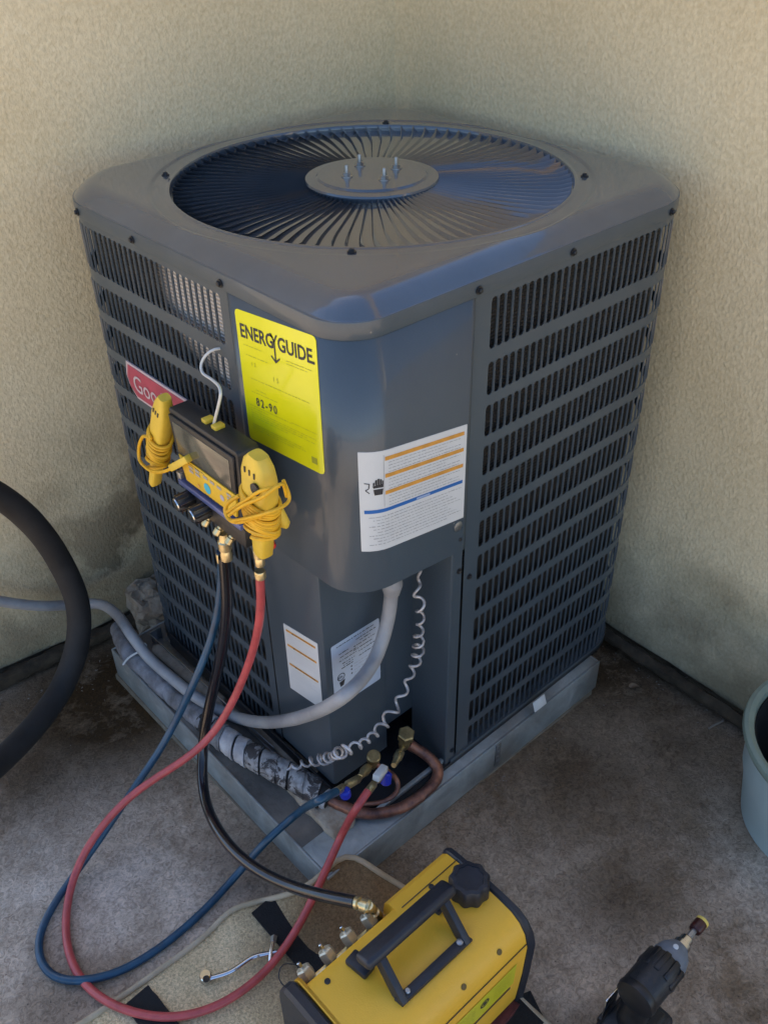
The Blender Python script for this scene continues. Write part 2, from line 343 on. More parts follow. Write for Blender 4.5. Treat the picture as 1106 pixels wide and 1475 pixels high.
def add_tube(bm, pts, rad, n=12, flat=1.):
    """sweep a ring along pts; rad is a number or f(t, angle)"""
    T = [(pts[min(i + 1, len(pts) - 1)] - pts[max(i - 1, 0)]).normalized() for i in range(len(pts))]
    u = frame(T[0]).col[0]; rings = []
    for i, (p, t) in enumerate(zip(pts, T)):
        u = (u - t * u.dot(t)).normalized(); v = t.cross(u); rr = []
        for k in range(n):
            a = 2 * math.pi * k / n; q = rad(i / (len(pts) - 1), a) if callable(rad) else rad
            rr.append(bm.verts.new(p + u * (q * math.cos(a)) + v * (q * math.sin(a) * flat)))
        rings.append(rr)
    for a, b in zip(rings, rings[1:]):
        for k in range(n): bm.faces.new((a[k], a[(k + 1) % n], b[(k + 1) % n], b[k]))
    bm.faces.new(rings[0]); bm.faces.new(rings[-1])
def tube(name, pts, rad, m, parent=None, n=12, step=.006, sm=6, flat=1.):
    bm = bmesh.new(); add_tube(bm, smoothp(spline(pts, step), sm), rad, n, flat); return obj(name, bm, m, parent, 50)
def prism(name, poly, z0, z1, m, parent=None, M=None, bev=0, smooth=35):
    """poly in xy, extruded z0..z1, then moved by M"""
    bm = bmesh.new(); M = M or Matrix()
    a = [bm.verts.new((x, y, z0)) for x, y in poly]; b = [bm.verts.new((x, y, z1)) for x, y in poly]; n = len(poly)
    bm.faces.new(a); top = bm.faces.new(b)
    for i in range(n): bm.faces.new((a[i], a[(i + 1) % n], b[(i + 1) % n], b[i]))
    if bev: bmesh.ops.bevel(bm, geom=list(top.edges), offset=bev, segments=2, profile=.5, affect='EDGES')
    bmesh.ops.transform(bm, matrix=M, verts=bm.verts); return obj(name, bm, m, parent, smooth)

def gz(x, y):
    s = min(max(x + y + .16, 0), 1.75); return .040 - .045 * s / 1.75

# ================================================================ SETTING
# ground: one sheet, fine near the nook, reaching far
def ground():
    xs = [-60, -20, -8, -4, -2.5, -1.6] + [-1.2 + .03 * i for i in range(74)] + [1.2, 2, 4, 8, 20, 60]
    V = []; F = []; n = len(xs)
    for y in xs:
        for x in xs:
            z = gz(x, y)
            if abs(x) < 1.3 and abs(y) < 1.3: z += .0016 * noise.noise(Vector((x * 9, y * 9, 0))) + .0012 * noise.noise(Vector((x * 31, y * 31, 3)))
            V.append((x, y, z))
    for j in range(n - 1):
        for i in range(n - 1): F.append((j * n + i, j * n + i + 1, (j + 1) * n + i + 1, (j + 1) * n + i))
    g = pyobj('ground', V, F, GROUND, smooth=60); tag(g, 'brown and grey stained concrete floor', None, kind='structure')
ground()
HT = 2.75
def wall(name, a, b, nrm, label, HT=HT, hole=None):
    """a, b: foot line of the face; nrm points into the nook"""
    a = Vector(a); b = Vector(b); nv = Vector(nrm).normalized(); root = thing(name, label, 'wall', ((a + b) / 2).to_3d())
    root.location = (0, 0, 0)
    d = (b - a); L = d.length; nx = int(L / .05); nz = int(HT / .05); zs = [.05 + (HT - .05) * k / nz for k in range(nz + 1)]
    V = []; F = []
    for z in zs:
        for i in range(nx + 1):
            p = a + d * (i / nx)
            q = .006 * noise.noise(Vector((p.x * 2.2, p.y * 2.2, z * 2.2))) + .002 * noise.noise(Vector((p.x * 9, p.y * 9, z * 9)))
            if z < .45: q += .010 * (1 - z / .45) * noise.noise(Vector((p.x * 6, p.y * 6, z * 7 + 5)))
            V.append((p.x + nv.x * q, p.y + nv.y * q, z + (.004 * noise.noise(Vector((p.x * 14, p.y * 14, 1))) if z < .06 else 0)))
    w_ = nx + 1
    for j in range(len(zs) - 1):
        for i in range(nx):
            if hole and hole[0] < L * (i + .5) / nx < hole[1] and hole[2] < (zs[j] + zs[j + 1]) / 2 < hole[3]: continue
            F.append((j * w_ + i, j * w_ + i + 1, (j + 1) * w_ + i + 1, (j + 1) * w_ + i))
    # returns: underside lip and the body behind
    if hole:  # edging of the unseen opening, added to let the sky in
        t_ = d.normalized(); ang_ = math.atan2(d.y, d.x); e0 = a + t_ * hole[0]; e1 = a + t_ * hole[1]; o_ = -nv * .078
        for nm_, p_, q_, s_ in (('added_opening_sill', (e0 + e1) / 2 + o_, hole[2] - .03, (hole[1] - hole[0], .15, .05)), ('added_opening_head', (e0 + e1) / 2 + o_, hole[3] + .03, (hole[1] - hole[0], .15, .05)), ('added_opening_jamb', e0 + o_ - t_ * .03, (hole[2] + hole[3]) / 2, (.05, .15, hole[3] - hole[2])), ('added_opening_jamb', e1 + o_ + t_ * .03, (hole[2] + hole[3]) / 2, (.05, .15, hole[3] - hole[2]))):
            box(nm_, (p_.x, p_.y, q_), s_, STUCCO, root, Matrix.Rotation(ang_, 3, 'Z'), .004)
    back = [(Vector((p.x, p.y)) - nv * .14) for p in (a, b)]
    n0 = len(V); V += [(*back[0], .05), (*back[1], .05), (*back[1], HT), (*back[0], HT)]
    F.append(tuple(range(0, nx + 1)) + (n0 + 1, n0)); (F.append((n0, n0 + 1, n0 + 2, n0 + 3)) if not hole else None)
    F.append(tuple(range(len(zs) * w_ - w_, len(zs) * w_)) + (n0 + 2, n0 + 3))
    F.append(tuple(j * w_ for j in range(len(zs))) + (n0 + 3, n0)); F.append(tuple(j * w_ + nx for j in range(len(zs))) + (n0 + 2, n0 + 1))
    pyobj('stucco_face', V, F, STUCCO, root, smooth=60)
    mid = (a + b) / 2 - nv * .08; ang = math.atan2(d.y, d.x)
    box('foundation', (mid.x, mid.y, .0), (L, .12, .098), FOOT, root, Matrix.Rotation(ang, 3, 'Z'), .002)
    return root
CX, CY = .806, .788
wl = wall('stucco_wall', (-.52, CY + .078 * (CX + .52)), (CX + .1, CY - .0078), (-.078, -1), 'cream stucco wall on the left, behind the thick black tube and grey conduit')
YO = -1.6
wr = wall('stucco_wall', (CX, CY + .02), (CX - .0356 * (CY - YO), YO), (-1, .0356), 'cream stucco wall on the right, between the corner and the pale blue bucket', hole=(.50, 2.1, 1.44, 2.45))  # opening out of view, added so sky reflects in cap and vanes
# raised edge of the slab in front of the left wall, and silt along the right wall
tag(tube('silt_line', [(CX - .018, .70, .03), (CX - .03, .4, .035), (CX - .048, .06, .04), (CX - .06, -.28, .046), (CX - .08, -.9, .05)], lambda t, a: .014 * (1 + .5 * noise.noise(Vector((t * 40, a, 0)))), EARTH, n=8, step=.02), 'dark silt and grit gathered along the foot of the right wall', None, kind='stuff')
tag(tube('silt_line', [(CX - .1, .765, .02), (.35, .80, .03), (.07, .825, .035), (-.3, .852, .04), (-.9, .90, .045)], lambda t, a: .017 * (1 + .5 * noise.noise(Vector((t * 50, a, 7)))), EARTH, n=8, step=.02), 'dark silt and grit gathered along the foot of the left wall', None, kind='stuff')
# ================================================================ CONDENSER
W = .737; RF = .062; RB = .115; ZL = 1.024; ZB = .150
UNIT = thing('air_conditioner', 'dark grey outdoor air conditioner with round fan grille on top, standing in the stucco corner', 'air conditioner', (0, 0, 0))
def side_pt(side, s, off=0.):
    """s along the side from the virtual front corner; side 'R' runs along x, 'L' along y; wraps round the rear corner"""
    L0 = W - RB
    if s < RF:                                   # front rounded corner (s measured so the arc takes RF*pi/4)
        arc = RF * math.pi / 4; k = (s - (RF - arc)) / RF      # 0..pi/4 -> from corner bisector
        a = max(0, k); th = math.pi / 4 - a
        cx, cy = RF, RF; x = cx - (RF + off) * math.sin(th); y = cy - (RF + off) * math.cos(th)
    elif s <= L0: x, y = s, -off
    else:
        th = (s - L0) / RB; x = L0 + (RB + off) * math.sin(th); y = RB - (RB + off) * math.cos(th)
    return (x, y) if side == 'R' else (y, x)
SC = RF - RF * math.pi / 4                        # s of the corner bisector
def corner_pt(u, z, off=0.):
    """u: signed distance from the front corner bisector, + to the right face, - to the left"""
    x, y = side_pt('R' if u >= 0 else 'L', SC + abs(u), off); return Vector((x, y, z))
SEAM = {'R': .216, 'L': .237}
# --- front cover (control box): from left seam to right seam
def cover():
    us = []
    uL, uR = -(SEAM['L'] - SC - .002), SEAM['R'] - SC - .002
    arc = RF * math.pi / 4
    us = [uL, uL + .006, -.13, -.09, -arc] + [-arc + 2 * arc * k / 10 for k in range(1, 10)] + [arc, .08, .12, uR - .006, uR]
    V = []; F = []
    prof = [(.6, .0), (1.0415, 0)]
    def zb(u): return .634 - .11 * max(0, u - .03) - .03 * max(0, -u)
    for u in us:
        o = .0025
        V.append(corner_pt(u, zb(u), -.012)); V.append(corner_pt(u, zb(u), o)); V.append(corner_pt(u, zb(u) + .01, o)); V.append(corner_pt(u, .8, o)); V.append(corner_pt(u, ZL + .004, o)); 
    n = 5
    for i in range(len(us) - 1):
        for k in range(n - 1): F.append((i * n + k, (i + 1) * n + k, (i + 1) * n + k + 1, i * n + k + 1))
    c = pyobj('control_cover', V, F, PAINT, UNIT, smooth=40)
    m = c.modifiers.new('s', 'SOLIDIFY'); m.thickness = .0015; m.offset = -1
    # underside closing plate
    pts = [corner_pt(u, .644, -.004) for u in us]
    poly = [(p.x, p.y) for p in pts] + [(SEAM['R'] - .004, SEAM['L'] - .01)]
    prism('cover_floor', poly, .642, .648, PAINT, UNIT)
cover()
# --- lower left panel, notch walls
def wallbox(name, x0, x1, y0, y1, z0, z1, m=PAINT, bev=.0012): return box(name, ((x0 + x1) / 2, (y0 + y1) / 2, (z0 + z1) / 2), (abs(x1 - x0), abs(y1 - y0), abs(z1 - z0)), m, UNIT, bev=bev)
Y1 = .086
pv = prism('lower_front_panel', [(0, SEAM['L'] - .003), (0, Y1 + .006), (.0018, Y1 + .0018), (.006, Y1), (.125, Y1), (.125, Y1 + .0015), (.007, Y1 + .0016), (.0016, Y1 + .006), (.0016, SEAM['L'] - .003)], .150, .640, PAINT, UNIT)
wallbox('notch_panel', .125, .198, Y1 + .002, Y1 + .0035, .205, .640)
prism('corner_post', [(SEAM['R'] - .004, 0), (.192, 0), (.190, .002), (.190, Y1 + .002), (.1915, Y1 + .002), (.1915, .0035), (SEAM['R'] - .004, .0015)], .118, .622, PAINT, UNIT)
# valve cavity
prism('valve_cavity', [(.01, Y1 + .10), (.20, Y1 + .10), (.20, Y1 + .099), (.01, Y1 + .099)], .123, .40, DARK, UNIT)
wallbox('lower_rail', .02, .19, .004, .012, .1225, .132, ZINC)
wallbox('base_lip', -.010, -.006, .06, W - RB, .1135, .150, BLACKP, .0005)
# pale scuff on the post
# --- louvre panels
PITCH = .0146; ROW = .0671
ROWS = [(1.012, .936)] + [(.918 - ROW * k, .918 - ROW * k - .0525) for k in range(12)]
HOLEW = .0113
slats = []
def louver(side):
    PITCH = .0146 if side == 'R' else .0152; s0 = SEAM[side] + (.0315 if side == 'R' else .0205); ncol = 35 if side == 'R' else 34
    bm = bmesh.new()
    cache = {}
    def vert(s, z, off=0):
        key = (round(s, 5), round(z, 5), round(off, 4))
        if key not in cache:
            x, y = side_pt(side, s, off); cache[key] = bm.verts.new((x, y, z))
        return cache[key]
    def f(*v):
        try: bm.faces.new(v)
        except ValueError: pass
    send = s0 + ncol * PITCH + .055
    nb = 8; endS = [s0 + ncol * PITCH + (send - s0 - ncol * PITCH) * k / 4 for k in range(5)]
    colsS = [s0 + PITCH * k for k in range(ncol + 1)]
    S0 = [SEAM[side] + .001, s0]
    zt, zb = ZL + .012, .108 + .0145
    edges = [zt] + [v for a, b in ROWS for v in (a, b)] + [zb]
    allS = S0 + colsS[1:] + endS[1:]
    for bi in range(0, len(edges) - 1, 2):           # plain bands between the rows
        a, b = edges[bi], edges[bi + 1]
        for s1, s2 in zip(allS, allS[1:]): f(vert(s1, a), vert(s2, a), vert(s2, b), vert(s1, b))
    for a, b in ROWS:                                 # strips left and right of the holes
        for s1, s2 in [tuple(S0)] + list(zip(endS, endS[1:])):
            f(vert(s1, a), vert(s2, a), vert(s2, b), vert(s1, b))
        for c in range(ncol):
            x0, x1 = colsS[c], colsS[c + 1]; h0 = x0 + .0003; h1 = h0 + HOLEW; r = HOLEW / 2; ca = h0 + r
            top = [(ca - r * math.cos(t), a - .0005 - r + r * math.sin(t)) for t in [math.pi * k / 4 for k in range(5)]]
            bot = [(ca + r * math.cos(t), b + .0005 + r - r * math.sin(t)) for t in [math.pi * k / 4 for k in range(5)]]
            hole = top + bot
            A = [vert(*p) for p in hole]; B = [vert(*p, -.0014) for p in hole]
            v00, v10, v11, v01 = vert(x0, b), vert(x1, b), vert(x1, a), vert(x0, a)
            f(v01, A[0], A[1], A[2]); f(v01, A[2], v11); f(v11, A[2], A[3], A[4])
            f(v11, A[4], A[5], v10); f(v10, A[5], A[6], A[7]); f(v10, A[7], v00); f(v00, A[7], A[8], A[9]); f(v00, A[9], A[0], v01)
            for i in range(10): f(A[i], B[i], B[(i + 1) % 10], A[(i + 1) % 10])
            slats.append((side, h1 + (PITCH - HOLEW) / 2, a, b))
    # rear return so the cabinet closes behind
    return obj('louver_panel', bm, PAINT, UNIT, 30)
lpR = louver('R'); lpL = louver('L')
for p, t in ((lpR, 'right louvre panel'), (lpL, 'left louvre panel')): p['label'] = 'slotted steel ' + t
# individual slats: the edge of each louvre stands proud of the sheet, shared meshes
def slat_mesh(h):
    bm = bmesh.new(); wv = .0021
    V = [(-wv / 2, .0005), (-wv / 2 + .0006, -.0016), (wv / 2 - .0006, -.0016), (wv / 2, .0005)]
    a = [bm.verts.new((x, y, -h / 2 + .004)) for x, y in V]; b = [bm.verts.new((x, y, h / 2 - .004)) for x, y in V]
    t = bm.verts.new((0, .0003, h / 2 - .0005)); u = bm.verts.new((0, .0003, -h / 2 + .0005))
    for i in range(4):
        j = (i + 1) % 4; bm.faces.new((a[i], a[j], b[j], b[i])); bm.faces.new((b[i], b[j], t)); bm.faces.new((a[j], a[i], u))
    bmesh.ops.recalc_face_normals(bm, faces=bm.faces); me = bpy.data.meshes.new('louver_slat'); bm.to_mesh(me); bm.free(); me.materials.append(PAINT); return me
SM = {0: slat_mesh(.076), 1: slat_mesh(.0525)}
camp = cam.matrix_world.translation
def slat_tf(sd, s, a, b):
    x, y = side_pt(sd, s, .0); x2, y2 = side_pt(sd, s, .01); nrm = Vector((x2 - x, y2 - y, 0)).normalized()
    return Vector((x, y, (a + b) / 2)), math.atan2(nrm.y, nrm.x) + math.pi / 2, nrm
def vis(k):
    p, r_, nrm = slat_tf(*k); d = camp - p
    return -(k[2] - k[3]) * max(0, d.normalized().dot(nrm)) / d.length ** 2
slats.sort(key=vis)
V = []; F = []
for i, k in enumerate(slats):
    p, rz, nrm = slat_tf(*k); me = SM[0 if k[2] - k[3] > .06 else 1]
    if i < 300:
        o = bpy.data.objects.new('louver_slat', me); COL.objects.link(o); o.parent = UNIT; o.location = p; o.rotation_euler = (0, 0, rz)
    elif vis(k) < 0:
        M = Matrix.Translation(p) @ Matrix.Rotation(rz, 4, 'Z'); n0 = len(V)
        V += [M @ v.co for v in me.vertices]; F += [tuple(n0 + q for q in pl.vertices) for pl in me.polygons]
rest = pyobj('louver_slats', V, F, PAINT, UNIT); rest['kind'] = 'stuff'
# coil behind the louvres
def coil():
    V = []; F = []
    def strip(side):
        ss = [SEAM[side] + .004 + k * .02 for k in range(36)]; n0 = len(V)
        for s in ss:
            x, y = side_pt(side, min(s, W - RB + RB * 1.5), -.016)
            V.append((x, y, .118)); V.append((x, y, ZL + .01))
        for i in range(len(ss) - 1): F.append((n0 + 2 * i, n0 + 2 * i + 2, n0 + 2 * i + 3, n0 + 2 * i + 1))
    strip('R'); strip('L')
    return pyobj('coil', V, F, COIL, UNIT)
coil()
# rear walls, base pan and inner floor so the cabinet is closed
wallbox('rear_panel', RB, W - .02, W - .004, W, .123, ZL + .01); wallbox('rear_panel', W - .004, W, RB, W - .006, .123, ZL + .01)
def outline(inset, z, n=12, wf=RF, wb=RB):
    P = []
    for cx, cy, r, a0 in ((wf, wf, wf, 180), (W - wb, wb, wb, 270), (W - wb, W - wb, wb, 0), (wb, W - wb, wb, 90)):
        for k in range(n + 1):
            a = R(a0 + 90 * k / n); q = max(.001, r - inset); P.append((cx + q * math.cos(a), cy + q * math.sin(a), z))
    return P
# base pan: outline cut by the notch is left whole, a thin dark tray
prism('base_pan', [(x, y) for x, y, z in outline(-.004, 0)], .1135, .122, BLACKP, UNIT)
prism('base_flange', [(x, y) for x, y in [(.20, -.004), (W - RB, -.004)] + [(W - RB + (RB + .004) * math.sin(R(9 * k)), RB - (RB + .004) * math.cos(R(9 * k))) for k in range(11)] + [(W - .02, RB), (W - RB, .02), (.20, .02)]], .1225, .130, PAINT, UNIT)
# --- top cap with fan opening
C0 = W / 2; RO = .311
def cap_z(x, y):
    """height of the pressed top panel: rolled edge, flat top, embossed ring round the fan"""
    r = math.hypot(x - C0, y - C0)
    # distance to the rounded outline (negative outside)
    rad = RF if (x < C0 and y < C0) else RB
    qx = abs(x - C0) - (C0 - rad); qy = abs(y - C0) - (C0 - rad)
    d = rad - math.hypot(max(qx, 0), max(qy, 0)) - min(max(qx, qy), 0)
    d = min(max(d, 0), .036) / .036
    z = 1.067 - .0205 * (1 - d) ** 1.75
    def st(a, b, v): t = min(1, max(0, (v - a) / (b - a))); return t * t * (3 - 2 * t)
    z -= .0026 * (1 - st(.3390, .3455, r)) * 1.0
    z += .0014 * (1 - st(.3150, .3200, r))
    return z
def cap_mesh():
    bm = bmesh.new(); n = 12
    def dens(P):
        out = []; m_ = len(P)
        for i in range(m_):
            a, b = P[i], P[(i + 1) % m_]; k = 22 if (a - b).length > .2 else 1
            out += [a.lerp(b, j / k) for j in range(k)]
        return out
    D = []
    for ins, z in ((.001, ZL - .002), (-.0030, ZL - .002), (-.0036, ZL), (-.0036, 1.0435), (-.0032, 1.0445), (-.0020, 1.0450), (-.0008, 1.0456)): D.append(dens([Vector(p) for p in outline(ins, z, n)]))
    for ins in (.0005, .0015, .003, .005, .0075, .0105): D.append([Vector((p.x, p.y, cap_z(p.x, p.y))) for p in dens([Vector(q) for q in outline(ins, 0, n)])])
    base = D[-1]
    A = [math.atan2(p.y - C0, p.x - C0) for p in base]
    circ_ = [Vector((C0 + .3475 * math.cos(a), C0 + .3475 * math.sin(a), 0)) for a in A]
    for k in range(1, 15):
        t = k / 14; D.append([Vector((*(b.lerp(c, t).xy), 0)) for b, c in zip(base, circ_)])
        for p in D[-1]: p.z = cap_z(p.x, p.y)
    for r in (.3460, .3445, .3430, .3415, .3400, .3385, .332, .326, .3205, .3190, .3175, .3160, .3145, .3130):
        D.append([Vector((C0 + r * math.cos(a), C0 + r * math.sin(a), 0)) for a in A])
        for p in D[-1]: p.z = cap_z(p.x, p.y)
    for r, z in ((.3118, 1.0635), (RO, 1.0605), (RO, 1.040)): D.append([Vector((C0 + r * math.cos(a), C0 + r * math.sin(a), z)) for a in A])
    B = [[bm.verts.new(p) for p in r] for r in D]; m_ = len(B[0])
    for a, b in zip(B, B[1:]):
        for i in range(m_): bm.faces.new((a[i], a[(i + 1) % m_], b[(i + 1) % m_], b[i]))
    for f in bm.faces:
        if max(v.co.z for v in f.verts) < 1.0452 and math.hypot(f.calc_center_median().x - C0, f.calc_center_median().y - C0) > .33: f.material_index = 1
    obj('top_cap', bm, [CAPP, PAINT], UNIT, 28)
cap_mesh()
# --- fan guard: ring, hub plate, radial vanes
guard = thing('fan_guard', '', '', (C0, C0, 0)); del guard['label']; del guard['category']; guard.parent = UNIT
ZG = 1.0615; NV = 88
def vane_mesh():
    bm = bmesh.new(); rows = []
    K = 12
    for k in range(K + 1):
        t = k / K; r = .098 + (.3095 - .098) * t
        sw = .010 * max(0, (t - .6) / .4) ** 2                    # outer end sweeps sideways
        ph = -.30 * t * 0
        h = .012 + .006 * t; tilt = R(27 + 18 * t)                   # from vertical, leaning
        zt = ZG - .003 * math.sin(math.pi * t) + (.0035 * max(0, (t - .93) / .07))
        x = r; y0 = sw
        dx = math.sin(tilt) * h; dz = math.cos(tilt) * h
        cu = .0022 * (1 + t)
        # top lip, mid, bottom
        rows.append([Vector((x, y0, zt)), Vector((x, y0 - dx * .5 + cu * .4, zt - dz * .42)), Vector((x, y0 - dx, zt - dz))])
    th = .0011
    A = [[bm.verts.new(v) for v in r] for r in rows]; Bv = [[bm.verts.new(v + Vector((0, -th, -th * .6))) for v in r] for r in rows]
    for X, fl in ((A, 0), (Bv, 1)):
        for i in range(K):
            for j in range(2): bm.faces.new((X[i][j], X[i + 1][j], X[i + 1][j + 1], X[i][j + 1]))
    for i in range(K):
        bm.faces.new((A[i][0], Bv[i][0], Bv[i + 1][0], A[i + 1][0])); bm.faces.new((A[i][2], Bv[i][2], Bv[i + 1][2], A[i + 1][2]))
    bmesh.ops.recalc_face_normals(bm, faces=bm.faces); me = bpy.data.meshes.new('vane'); bm.to_mesh(me); bm.free(); done(me, 40); me.materials.append(VANE); return me
VM = vane_mesh()
for k in range(NV):
    o = bpy.data.objects.new('vane', VM); COL.objects.link(o); o.parent = guard; o.rotation_euler = (0, 0, 2 * math.pi * k / NV)
bm = bmesh.new(); add_lathe(bm, [(.1, ZG - .012), (.1045, ZG - .010), (.1058, ZG), (.1045, ZG + .003), (.088, ZG + .0045), (.085, ZG + .0075), (.060, ZG + .0082)], Matrix(), 72)
hub = obj('hub_plate', bm, CAPP, guard, 30)
for a in (75, 165, 255, 345):
    a = R(a); x, y = .043 * math.cos(a), .043 * math.sin(a)
    bm = bmesh.new(); M = Matrix.Translation((x, y, ZG + .0082))
    add_lathe(bm, [(.0085, 0), (.0085, .0014)], M, 20); add_lathe(bm, [(.0058, .0014), (.0060, .006), (.0035, .0065)], M, 6); add_lathe(bm, [(.0030, .006), (.0030, .0165), (.0024, .0175)], M, 10)
    obj('bolt', bm, STEEL, guard, 30)
bm = bmesh.new(); add_lathe(bm, [(.3075, ZG - .018), (.3109, ZG - .018), (.3109, ZG - .006), (.3075, ZG - .006)], Matrix(), 96); obj('guard_ring', bm, VANE, guard)
bm = bmesh.new()
for rr_ in (.16, .235):
    n = 96; q = []
    for k in range(n):
        a = 2 * math.pi * k / n; q.append(Vector((rr_ * math.cos(a), rr_ * math.sin(a), ZG - .024)))
    add_tube(bm, q + [q[0]], .0022, 6)
obj('support_wire', bm, VANE, guard)
# fan and motor under the guard
fan = lathe('fan_motor', (0, 0, .80), (0, 0, 1), [(.07, 0), (.078, .01), (.078, .15), (.06, .17), (.02, .18)], BLACKP, guard, 32)
TANB = mat('fan_blade_metal', (.20, .185, .15), .45, metal=.4, var=.2, vscale=20)
for k, a0 in enumerate((-142, -22, 98)):
    V = []; F = []; K = 10
    for i in range(K + 1):
        r = .05 + .235 * i / K
        for j in range(7):
            a = R(a0 + (j - 3) * (11 + 1.5 * i / K)); V.append((r * math.cos(a), r * math.sin(a), .965 + .018 * (j - 3) / 3 * (1.2 - .4 * i / K)))
    for i in range(K):
        for j in range(6): F.append((i * 7 + j, i * 7 + j + 1, (i + 1) * 7 + j + 1, (i + 1) * 7 + j))
    b_ = pyobj('fan_blade', V, F, TANB, guard, 60); m_ = b_.modifiers.new('s', 'SOLIDIFY'); m_.thickness = .002
# pale brackets glimpsed between the vanes at the front
for (x, y, a, w_, h_) in ((-.16, -.20, 25, .055, .06), (-.205, -.15, 70, .06, .05), (-.235, -.175, 50, .05, .03)):
    box('motor_bracket', (x, y, 1.0), (w_, .003, h_), STEEL, guard, euler(z=a) @ euler(x=25), bev=.0005)
# --- screws (dark hex washer heads)
bm = bmesh.new(); add_lathe(bm, [(.0058, 0), (.0058, .0012)], Matrix(), 14); add_lathe(bm, [(.0036, .0012), (.0036, .0042), (.0026, .0050)], Matrix(), 6)
bmesh.ops.recalc_face_normals(bm, faces=bm.faces); SCM = bpy.data.meshes.new('screw'); bm.to_mesh(SCM); bm.free(); done(SCM, 30); SCM.materials.append(BLACKP)
def screw(p, nrm, sc=1.):
    o = bpy.data.objects.new('screw', SCM); COL.objects.link(o); o.parent = UNIT; o.matrix_world = Matrix.Translation(p) @ frame(nrm).to_4x4() @ Matrix.Scale(sc, 4)
for sd_, ss_ in (('R', (.218, .405, .640)), ('L', (.245, .47, .640))):
    for q_ in ss_:
        x, y = side_pt(sd_, q_, .0042); x2, y2 = side_pt(sd_, q_, .02); screw((x, y, 1.031), (x2 - x, y2 - y, 0))
for a in (44, 134, 224, 314): screw((C0 + .3295 * math.cos(R(a)), C0 + .3295 * math.sin(R(a)), 1.0645), (0, 0, 1), 1.05)
for p in ((.203, 0, .640), (.206, 0, .575), (.230, 0, .55), (.206, 0, .15)): screw(p, (0, -1, 0), .9)
for p in ((0, .228, .185), (0, .228, .60)): screw(p, (-1, 0, 0), .8)
lathe('seam_plug', (.197, -.0005, .668), (0, -1, 0), [(.0085, 0), (.0085, .003), (.006, .004)], STEEL, UNIT, 14)
# bright fold lines where cap meets cover

# ---------------------------------------------------------------- flat print on the cabinet
def decal_quad(P, u0, u1, v0, v1, off, n=10):
    """rows of points for a rectangle in label coords mapped by P(u, v, off)"""
    us = [u0 + (u1 - u0) * i / n for i in range(n + 1)]
    return us
def add_patch(V, F, P, u0, v0, u1, v1, off, n=1, shear=0.):
    n0 = len(V)
    for i in range(n + 1):
        u = u0 + (u1 - u0) * i / n
        V.append(P(u, v0, off)); V.append(P(u, v1, off))
    for i in range(n): F.append((n0 + 2 * i, n0 + 2 * i + 2, n0 + 2 * i + 3, n0 + 2 * i + 1))
def sheet(name, P, w_, h_, m, parent, off=.0008, n=12, rad=.003):
    """label sheet with rounded corners, front and thin edge"""
    pts = []
    for cx, cy, a0 in ((w_ - rad, h_ - rad, 0), (rad, h_ - rad, 90), (rad, rad, 180), (w_ - rad, rad, 270)):
        for k in range(4): a = R(a0 + 30 * k); pts.append((cx + rad * math.cos(a), cy + rad * math.sin(a)))
    # columns
    xs = sorted({round(rad + (w_ - 2 * rad) * i / n, 6) for i in range(n + 1)} | {0, w_} | {rad * .3, w_ - rad * .3})
    V = []; F = []
    def ylim(x):
        d = rad - x if x < rad else (x - (w_ - rad) if x > w_ - rad else 0); e = rad - math.sqrt(max(0, rad * rad - d * d)); return e, h_ - e
    for x in xs:
        a, b = ylim(x); V += [P(x, a, off), P(x, b, off), P(x, a, .0001), P(x, b, .0001)]
    for i in range(len(xs) - 1):
        q = 4 * i; F += [(q, q + 4, q + 5, q + 1), (q, q + 2, q + 6, q + 4), (q + 1, q + 5, q + 7, q + 3)]
    F += [(0, 1, 3, 2), (4 * len(xs) - 4, 4 * len(xs) - 2, 4 * len(xs) - 1, 4 * len(xs) - 3)]
    return pyobj(name, V, F, m, parent, smooth=25)
def lettering(text, P, u, v, size, m, parent, off=.0012, sx=1., bold=0., name='lettering', rot=0, italic=0, sp=1.):
    cu = bpy.data.curves.new('t', 'FONT'); cu.body = text; cu.size = size; cu.offset = bold; cu.resolution_u = 3; cu.space_character = sp
    o = bpy.data.objects.new('t', cu); me = bpy.data.meshes.new_from_object(o)
    c, s = math.cos(R(rot)), math.sin(R(rot))
    for vt in me.vertices:
        x, y = vt.co.x * sx + italic * vt.co.y, vt.co.y
        vt.co = P(u + x * c - y * s, v + x * s + y * c, off)
    bpy.data.objects.remove(o); bpy.data.curves.remove(cu)
    me.name = name; return link(name, me, m, parent)
def lines(name, P, rows, m, parent, off=.0011, seed=1, word=(.002, .009), gap=.0015, th=.0009):
    """tiny lines too small to read: rows of short dashes"""
    rnd = random.Random(seed); V = []; F = []
    for (u0, u1, v) in rows:
        u = u0
        while u < u1:
            l = min(rnd.uniform(*word), u1 - u); add_patch(V, F, P, u, v, u + l, v + th * rnd.uniform(.7, 1.1), off); u += l + gap * rnd.uniform(.6, 1.6)
    return pyobj(name, V, F, m, parent, smooth=0)
def bar(name, P, u0, v0, u1, v1, m, parent, off=.0011, n=30):
    V = []; F = []; add_patch(V, F, P, u0, v0, u1, v1, off, n); return pyobj(name, V, F, m, parent, smooth=0)
def polyp(name, P, pts, m, parent, off=.0012): return pyobj(name, [P(u, v, off) for u, v in pts], [tuple(range(len(pts)))], m, parent, smooth=0)
def discp(name, P, u, v, r0, r1, m, parent, off=.0012, n=18):
    V = []; F = []
    for k in range(n):
        a = 2 * math.pi * k / n; V += [P(u + r0 * math.cos(a), v + r0 * math.sin(a), off), P(u + r1 * math.cos(a), v + r1 * math.sin(a), off)]
    for k in range(n): q = 2 * k; r_ = 2 * ((k + 1) % n); F.append((q, r_, r_ + 1, q + 1))
    return pyobj(name, V, F, m, parent, smooth=0)

